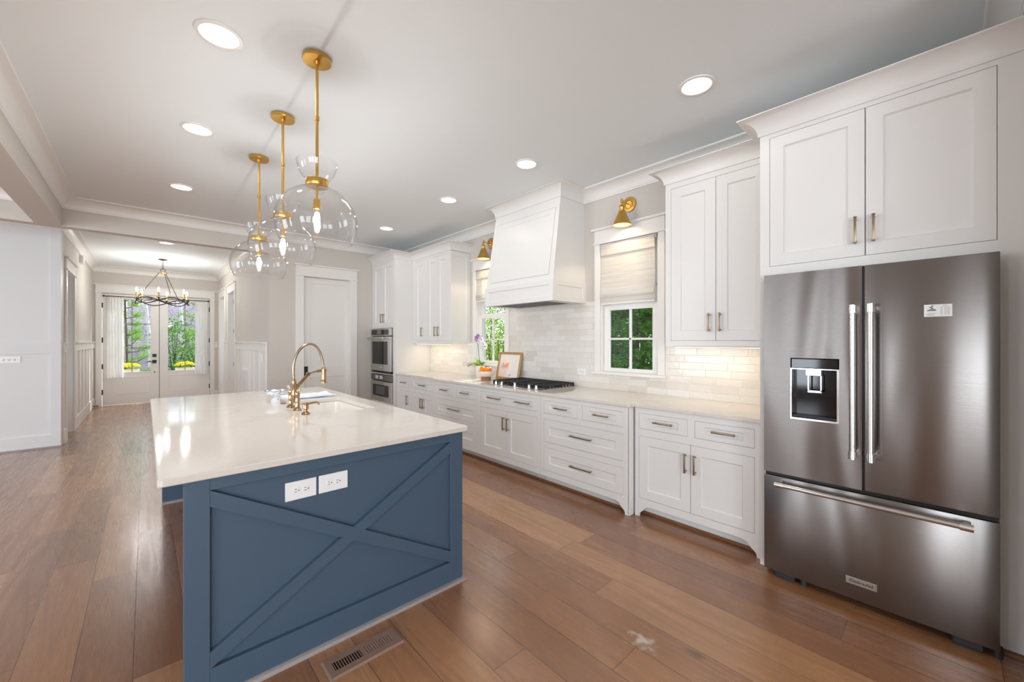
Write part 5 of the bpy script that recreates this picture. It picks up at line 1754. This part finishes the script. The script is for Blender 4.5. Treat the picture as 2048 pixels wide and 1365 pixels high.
for i, (k, mt) in enumerate(((17, PETAL), (20, PETALD), (22, PETALD), (25, PETAL), (27, PETALD), (30, PETAL), (33, PETALW), (36, PETALW), (39, PETALW))):
    p = stem[min(k, len(stem) - 1)]
    q = p + Vector((-0.030, rnd.uniform(-0.03, 0.03), rnd.uniform(-0.035, 0.02)))
    flower(q, rnd.uniform(0.036, 0.044), (-0.8, rnd.uniform(-0.6, 0.1), rnd.uniform(-0.1, 0.3)), mt)
bm = B(); sphere(bm, (ox - 0.056, oy - 0.20, 1.345), 0.011, 1.3, 8, 6); sphere(bm, (ox - 0.056, oy - 0.212, 1.325), 0.008, 1.3, 8, 6)
part('bud', bm, PETALW, oc, smooth=True)

# framed painting leaning on the wall
def canvas_mat():
    m, n, l = new_mat('loose_still_life')
    k = NT(n, l); b = n['Principled BSDF']
    X, Y, Z = k.obj()
    nz = k.noise(k.xyz(X, k.m('MULTIPLY', Y, 2.2), Z), 9.0, 4.0, 1.2)
    base = k.ramp(nz, [(0.25, hexrgb('#d9cdc6')), (0.45, hexrgb('#ece6df')), (0.6, hexrgb('#e6dfe2')), (0.8, hexrgb('#cdd0dc'))])
    wob = k.m('MULTIPLY', k.m('SUBTRACT', k.noise(k.xyz(X, Y, Z), 30.0, 3.0), 0.5), 0.10)
    def blob(y, z, r, soft):
        dy = k.m('SUBTRACT', Y, y); dz = k.m('SUBTRACT', Z, z)
        d = k.m('ADD', k.m('SQRT', k.m('ADD', k.m('MULTIPLY', dy, dy), k.m('MULTIPLY', dz, dz))), wob)
        return k.m('MINIMUM', k.m('MAXIMUM', k.m('DIVIDE', k.m('SUBTRACT', r, d), soft), 0.0), 1.0)
    base = k.mix(k.m('MULTIPLY', blob(0.14, 0.13, 0.16, 0.08), 0.4), base, hexrgb('#e7c6a4'))
    base = k.mix(blob(0.045, 0.185, 0.050, 0.02), base, hexrgb('#eda25c'))
    base = k.mix(k.m('MULTIPLY', blob(0.105, 0.175, 0.048, 0.03), 0.75), base, hexrgb('#b79aa8'))
    base = k.mix(k.m('MULTIPLY', blob(0.07, 0.215, 0.018, 0.01), 0.9), base, hexrgb('#7d6780'))
    base = k.mix(k.m('MULTIPLY', blob(-0.03, 0.065, 0.022, 0.015), 0.8), base, hexrgb('#7f86a3'))
    l.new(base, b.inputs['Base Color']); b.inputs['Roughness'].default_value = 0.55
    return m
pa = thing('framed_painting', 'small gilt-framed still life leaning on the backsplash behind the cooktop', 'painting', (3.455, 3.880, 0.915))
w2, hh_ = 0.220, 0.365
lean = math.atan2(0.078, hh_)
bm = B()
fr = 0.030
for q in ((-w2, w2, 0, fr), (-w2, w2, hh_ - fr, hh_), (-w2, -w2 + fr, fr, hh_ - fr), (w2 - fr, w2, fr, hh_ - fr)):
    box(bm, -0.012, 0.010, q[0], q[1], q[2], q[3], 0.004, 2)
for q in ((-w2 + fr - 0.006, w2 - fr + 0.006, fr - 0.006, fr + 0.002), (-w2 + fr - 0.006, w2 - fr + 0.006, hh_ - fr - 0.002, hh_ - fr + 0.006)):
    box(bm, -0.008, 0.006, q[0], q[1], q[2], q[3], 0.002)
T = Matrix.Translation((3.466, 3.880, 0.9165)) @ Matrix.Rotation(lean, 4, 'Y')
bm.transform(T)
part('frame', bm, GOLDF, pa)
bm = B(); box(bm, -0.002, 0.004, -w2 + fr - 0.004, w2 - fr + 0.004, fr - 0.004, hh_ - fr + 0.004); bm.transform(T)
part('canvas', bm, canvas_mat(), pa, label='loosely painted bowl of oranges on cream')

# ================================================================== FLOOR REGISTER, PLATES, SMALL WALL THINGS
fv = thing('floor_register', 'tan metal floor register beside the foot of the blue island', 'vent', (0.736, 1.798, 0))
vx0, vx1, vy0, vy1 = 0.567, 0.905, 1.733, 1.864
bm = B()
hol = [(0.600, 0.722, 1.772, 1.826), (0.742, 0.866, 1.772, 1.826)]
grid_fill(bm, vx0 + 0.008, vx1 - 0.008, vy0 + 0.008, vy1 - 0.008, hol, lambda a, b, c, d: box(bm, a, b, c, d, 0.0045, 0.007))
prism(bm, [(vx0, 0.0), (vx0 + 0.008, 0.007), (vx0 + 0.008, 0)], 'xz', vy0, vy1); prism(bm, [(vx1, 0.0), (vx1 - 0.008, 0.007), (vx1 - 0.008, 0)], 'xz', vy0, vy1)
prism(bm, [(vy0, 0.0), (vy0 + 0.008, 0.007), (vy0 + 0.008, 0)], 'yz', vx0, vx1); prism(bm, [(vy1, 0.0), (vy1 - 0.008, 0.007), (vy1 - 0.008, 0)], 'yz', vx0, vx1)
part('plate', bm, REGM, fv)
bm = B()
for h in hol: box(bm, h[0] - 0.001, h[1] + 0.001, h[2] - 0.001, h[3] + 0.001, 0.0006, 0.001)
part('cavity', bm, GROUT, fv, label='dark duct opening')
for hi, h in enumerate(hol):
    n = 11
    for i in range(n):
        x = h[0] + (h[1] - h[0]) * (i + 0.5) / n
        bm = B()
        s = 0.0045 if hi else 0.0008
        prism(bm, [(x - s - 0.0009, 0.0012), (x - s + 0.0009, 0.0012), (x + s + 0.0009, 0.0066), (x + s - 0.0009, 0.0066)], 'xz', h[2], h[3])
        part('louver', bm, REGM, fv)

t = thing('light_switch', 'white three-gang toggle switch plate on the left panelled wall', 'light switch', (-1.275, 8.10, 1.18))
bm = B(); box(bm, -1.375, -1.188, 8.092, 8.10, 1.137, 1.222, 0.003)
part('plate', bm, WHPL, t)
for x in (-1.328, -1.282, -1.236):
    bm = B(); box(bm, x - 0.006, x + 0.006, 8.090, 8.093, 1.166, 1.194); 
    q = part('slot', bm, M('switch_shadow', '#b9babd', 0.5), t)
    bm = B(); box(bm, x - 0.004, x + 0.004, 8.078, 8.091, 1.178, 1.190, 0.001)
    part('toggle', bm, WHPL, q)
t = thing('light_switch', 'white double switch plate on the wainscot right of the hall', 'light switch', (HR - 0.006, 7.20, 1.30))
bm = B(); box(bm, HR - 0.013, HR - 0.006, 7.20, 7.32, 1.085, 1.215, 0.003); part('plate', bm, WHPL, t)
for y in (7.233, 7.287):
    bm = B(); box(bm, HR - 0.017, HR - 0.012, y - 0.016, y + 0.016, 1.115, 1.185, 0.002); part('rocker', bm, WHPL, t)
t = thing('wall_vent', 'white louvered return grille low on the right hall wall', 'vent', (HR - 0.006, 8.52, 0.42))
bm = B()
grid_fill(bm, 8.26, 8.84, 0.40, 0.92, [(8.29, 8.81, 0.43, 0.87)], lambda a, b, c, d: box(bm, HR - 0.024, HR - 0.006, a, b, c, d))
part('frame', bm, WHPL, t)
bm = B(); box(bm, HR - 0.008, HR - 0.0065, 8.29, 8.81, 0.43, 0.87); part('duct', bm, M('duct_grey', '#8b8b8f', 0.8), t)
for i in range(12):
    y = 8.31 + i * 0.042
    bm = B(); box(bm, HR - 0.021, HR - 0.009, y, y + 0.014, 0.43, 0.87); part('slat', bm, WHPL, t)
bm = B(); box(bm, HL, HL + 0.05, 10.12, 10.32, 2.770, 2.905, 0.006)
single('door_chime', bm, WHPL, 'white box high on the left hall wall under the crown', 'door chime')
bm = B(); cyl(bm, (HL + 0.022, 12.20, 0.04), (HL + 0.085, 12.20, 0.04), 0.008, seg=10); cyl(bm, (HL + 0.085, 12.20, 0.04), (HL + 0.10, 12.20, 0.04), 0.013, seg=10)
single('door_stop', bm, BLACKM, 'small black door stop on the hall baseboard', 'door stop', smooth=40)
# ================================================================== OUTSIDE
def ground(name, lab, pts, mat):
    bm = B()
    vs = [bm.verts.new(p) for p in pts]
    bm.faces.new(vs)
    r = bmesh.ops.extrude_face_region(bm, geom=bm.faces[:])
    bmesh.ops.translate(bm, vec=(0, 0, -0.1), verts=[g for g in r['geom'] if isinstance(g, bmesh.types.BMVert)])
    return struct(name, bm, mat, lab, 'ground')
ground('ground', 'leaf-strewn ground outside the entry doors', [(-14, 12.7, -0.25), (16, 12.7, -0.25), (16, 27, -0.25), (-14, 27, -0.25)], GROUND)
ground('side_yard_ground', 'ground outside the kitchen windows', [(3.8, -6, -0.30), (18, -6, -0.30), (18, 12.7, -0.30), (3.8, 12.7, -0.30)], GROUND)
ground('hillside', 'brown wooded slope beyond the entry doors', [(-16, 27, -0.25), (18, 27, -0.25), (18, 46, 6.5), (-16, 46, 6.5)], HILL)

def leaves(name, items, mat, parent=None, kind=None):
    """items: (position, axis direction, half length, half width); every leaf is a folded four-sided blade"""
    vs, fs = [], []
    for p, d, L, w in items:
        p = Vector(p); d = Vector(d).normalized()
        u, q, _ = basis(d)
        a = rnd.uniform(0, PI)
        s = u * math.cos(a) + q * math.sin(a)
        k = len(vs)
        up = s.cross(d) * w * 0.5
        vs += [p, p + d * L + s * w + up, p + d * 2 * L, p + d * L - s * w + up]
        fs += [(k, k + 1, k + 2), (k, k + 2, k + 3)]
    me = bpy.data.meshes.new(name)
    P = LOC[parent.name] if parent else Vector((0, 0, 0))
    me.from_pydata([tuple(v - P) for v in vs], [], fs)
    me.materials.append(mat)
    o = bpy.data.objects.new(name, me)
    COL.objects.link(o)
    LOC[o.name] = P
    if parent: o.parent = parent
    if kind: o['kind'] = kind
    return o

def rdir(zlo=-1, zhi=1):
    z = rnd.uniform(zlo, zhi); a = rnd.uniform(0, 2 * PI); r = math.sqrt(max(0, 1 - z * z))
    return Vector((r * math.cos(a), r * math.sin(a), z))

def trunk(parent, pts, r, mat=None):
    bm = B(); tube(bm, pts, r, 8)
    return part('trunk', bm, mat or BARK, parent, smooth=60)

# pines with long needle tufts, seen through the entry doors
def pine(x, y, h, lab, n_tuft, spread, seed, z0=0.3):
    global rnd
    rnd = random.Random(seed)
    t = thing('pine_tree', lab, 'tree', (x, y, -0.25), 'trees outside the entry doors')
    trunk(t, [(x, y, -0.25), (x + 0.03, y, h * 0.5), (x, y, h)], [0.05, 0.035, 0.012])
    it = []
    bm = B()
    for i in range(n_tuft):
        f = (i + 0.5) / n_tuft
        z = z0 + (h - z0) * f
        a = i * 2.4 + rnd.uniform(-0.4, 0.4)
        R = spread * (1 - 0.65 * f) * rnd.uniform(0.5, 1.05)
        tip = Vector((x + R * math.cos(a), y + R * math.sin(a), z + 0.25 * R + rnd.uniform(-0.1, 0.15)))
        tube(bm, [(x, y, z), ((x + tip.x) / 2, (y + tip.y) / 2, z + 0.02), tip], [0.014, 0.01, 0.006], 5)
        d0 = (tip - Vector((x, y, z))).normalized()
        for k in range(110):
            s = rnd.uniform(0.45, 1.0)
            p = Vector((x, y, z)).lerp(tip, s)
            d = (d0 * rnd.uniform(0.3, 1.0) + rdir() * 0.8 + Vector((0, 0, 0.25))).normalized()
            it.append((p, d, rnd.uniform(0.07, 0.12), 0.0045))
    part('branches', bm, BARK, t)
    leaves('needles', it, PINEL, t)
pine(-0.42, 15.3, 2.75, 'young bright green pine close outside the left entry door', 26, 0.75, 11)
pine(1.75, 17.2, 4.6, 'taller green pine outside the right entry door', 34, 1.15, 12, 1.2)
pine(-1.75, 17.0, 4.2, 'green pine farther left outside the entry doors', 26, 0.9, 15, 0.6)

def leafy(name, c, rad, n, mat, lab, grp, size, seed, shell=0.55, aspect=1.0, tr=True, L2W=0.5, zmin=None):
    global rnd
    rnd = random.Random(seed)
    c = Vector(c)
    t = thing(name, lab, 'tree' if 'tree' in name else 'shrub', (c.x, c.y, c.z - rad[2]), grp)
    if tr:
        bm = B()
        for k in range(7):
            d = rdir(0.2, 1)
            tube(bm, [(c.x, c.y, c.z - rad[2]), (c.x + d.x * rad[0] * 0.35, c.y + d.y * rad[1] * 0.35, c.z - rad[2] * 0.2), (c.x + d.x * rad[0] * 0.75, c.y + d.y * rad[1] * 0.75, c.z + d.z * rad[2] * 0.75)], [0.035, 0.02, 0.007], 5)
        part('branches', bm, BARK, t)
    it = []
    for i in range(n):
        d = rdir()
        r = rnd.uniform(shell, 1.0) * (0.85 + 0.3 * mnoise.noise(d * 2.3 + Vector((seed, 0, 0))))
        p = c + Vector((d.x * rad[0], d.y * rad[1], d.z * rad[2])) * r
        it.append((p, (d * 0.5 + rdir() * 0.9).normalized(), size * rnd.uniform(0.7, 1.2), size * L2W * rnd.uniform(0.7, 1.1)))
    leaves('leaves', it, mat, t)
    return t
leafy('shrub', (1.30, 15.6, 0.75), (0.85, 0.8, 1.0), 1500, GREENL, 'soft green shrub behind the right planter', 'shrubs outside the entry doors', 0.05, 21)
leafy('shrub', (0.75, 18.3, 1.15), (0.8, 0.8, 1.35), 1500, GREENL, 'taller pale green shrub in the middle distance outside the right door', 'shrubs outside the entry doors', 0.06, 22)
leafy('shrub', (-1.6, 19.3, 0.4), (1.35, 0.9, 0.7), 1400, BRUSHL, 'low grey-green brush behind the young pine', 'shrubs outside the entry doors', 0.06, 23)
leafy('shrub', (2.8, 19.5, 1.2), (1.3, 1.0, 1.4), 1400, GREENL, 'green shrub at the far right outside the entry doors', 'shrubs outside the entry doors', 0.07, 24)

# bare pale trunks of the wood
rnd = random.Random(5)
tw = [(-0.75, 21.3, 0.25, 'leaning pale bare tree trunk behind the young pine'), (0.15, 25.4, -0.15, 'pale bare tree trunk seen beside the meeting stiles of the entry doors'), (1.05, 21.3, 0.05, 'straight pale bare trunk in the right door glass'),
      (2.0, 23.6, -0.1, 'thin pale bare trunk farther back in the right door glass'), (-1.7, 23.6, 0.1, 'thin pale bare trunk at the far left outside'), (3.2, 25.6, 0.1, 'thin pale bare trunk at the far right outside')]
for x, y, le, lab in tw:
    t = thing('bare_tree', lab, 'tree', (x, y, -0.25), 'bare trees outside the entry doors')
    H = rnd.uniform(7, 9)
    pts = [(x + le * f * 2.0 + 0.05 * math.sin(f * 9), y, -0.25 + H * f) for f in [i / 8 for i in range(9)]]
    trunk(t, pts, [0.075 * (1 - 0.7 * i / 8) for i in range(9)], BIRCH)
    bm = B()
    for k in range(26):
        f = rnd.uniform(0.15, 0.95)
        p = Vector((x + le * f * 2.0, y, -0.25 + H * f))
        d = rdir(0.1, 0.8)
        L = rnd.uniform(0.4, 0.9)
        q = p + d * L
        tube(bm, [p, p.lerp(q, 0.5) + rdir() * 0.06, q], [0.018, 0.011, 0.005], 4)
        for j in range(4):
            a = p.lerp(q, rnd.uniform(0.3, 0.9)); b = a + rdir(0, 1) * rnd.uniform(0.25, 0.6)
            tube(bm, [a, b], [0.008, 0.003], 4)
    part('branches', bm, BIRCH, t)
it = []
for i in range(5200):
    p = Vector((rnd.uniform(-9, 10), rnd.uniform(27.2, 31), -0.2 + abs(rnd.gauss(0, 3.2))))
    it.append((p, (rdir(0.1, 1.0)), rnd.uniform(0.3, 0.75), 0.012))
o = leaves('brushwood', it, TWIGL, None, 'stuff')
tag(o, 'grey haze of bare twigs in the wood beyond the entry doors', 'brushwood')

# planters by the door
def planter(x, lab):
    y = 13.45
    t = thing('planter', lab, 'planter', (x, y, -0.25), 'planters outside the entry doors')
    bm = B()
    s0, s1, za, zb = 0.15, 0.19, -0.25, 0.72
    a = [bm.verts.new((x + i * s0, y + j * s0, za)) for i, j in ((-1, -1), (1, -1), (1, 1), (-1, 1))]
    b = [bm.verts.new((x + i * s1, y + j * s1, zb)) for i, j in ((-1, -1), (1, -1), (1, 1), (-1, 1))]
    c = [bm.verts.new((x + i * (s1 - 0.03), y + j * (s1 - 0.03), zb)) for i, j in ((-1, -1), (1, -1), (1, 1), (-1, 1))]
    d = [bm.verts.new((x + i * (s1 - 0.03), y + j * (s1 - 0.03), zb - 0.05)) for i, j in ((-1, -1), (1, -1), (1, 1), (-1, 1))]
    for p, q in ((a, b), (b, c), (c, d)): bridge(bm, p, q)
    bm.faces.new(a); bm.faces.new(d)
    part('pot', bm, CREAMP, t)
    bm = B()
    for i in range(170):
        an = rnd.uniform(0, 2 * PI); r = math.sqrt(rnd.random()) * 0.21
        z = 0.74 + 0.13 * math.sqrt(max(0, 1 - (r / 0.23) ** 2)) + rnd.uniform(-0.01, 0.01)
        sphere(bm, (x + r * math.cos(an), y + r * math.sin(an), z), rnd.uniform(0.018, 0.026), 0.8, 6, 4)
    part('flowers', bm, MUMS, t, smooth=True, label='dome of small yellow flowers')
    return t
planter(-0.30, 'cream planter of yellow flowers outside the left entry door')
planter(0.76, 'cream planter of yellow flowers outside the right entry door')

# greenery outside the kitchen windows
def conifer(c, lab, seed):
    global rnd
    rnd = random.Random(seed)
    x, y = c
    t = thing('conifer_tree', lab, 'tree', (x, y, -0.30), 'evergreens outside the kitchen windows')
    trunk(t, [(x, y, -0.3), (x, y, 4.2)], [0.07, 0.02])
    it = []
    for i in range(2100):
        z = rnd.uniform(-0.1, 4.3)
        R = 0.95 * (1 - max(0, z) / 5.6) * rnd.uniform(0.35, 1.05)
        a = rnd.uniform(0, 2 * PI)
        p = Vector((x + R * math.cos(a), y + R * math.sin(a), z))
        out = Vector((math.cos(a), math.sin(a), rnd.uniform(-0.5, 0.35))).normalized()
        side = Vector((-math.sin(a), math.cos(a), rnd.uniform(-0.5, 0.5))).normalized()
        for k in range(18):
            s = k / 18
            q = p + out * 0.26 * s + Vector((0, 0, -0.10 * s * s))
            for sg in (-1, 1):
                it.append((q, (out * 0.7 + side * sg * 0.8 + Vector((0, 0, rnd.uniform(-0.35, 0.1)))).normalized(), 0.062 * (1.15 - s), 0.009))
    leaves('sprays', it, CONIF, t)
conifer((5.05, 2.95), 'feathery dark green evergreen close outside the window right of the range hood', 31)
conifer((7.1, 4.0), 'second feathery evergreen farther from the window right of the range hood', 32)
leafy('leafy_shrub', (5.7, 6.75, 0.75), (0.95, 0.95, 1.15), 3600, BUSHL, 'sunlit small-leaved shrub outside the window behind the orchid', 'shrubs outside the kitchen windows', 0.032, 41)
leafy('leafy_shrub', (7.6, 9.4, 1.2), (1.35, 1.35, 1.6), 3600, BUSHL, 'larger sunlit shrub farther away outside the orchid window', 'shrubs outside the kitchen windows', 0.045, 42)
leafy('leafy_shrub', (10.6, 12.4, 2.0), (1.9, 1.9, 2.4), 3000, GREENL, 'broad green shrub in the distance outside the orchid window', 'shrubs outside the kitchen windows', 0.07, 43)
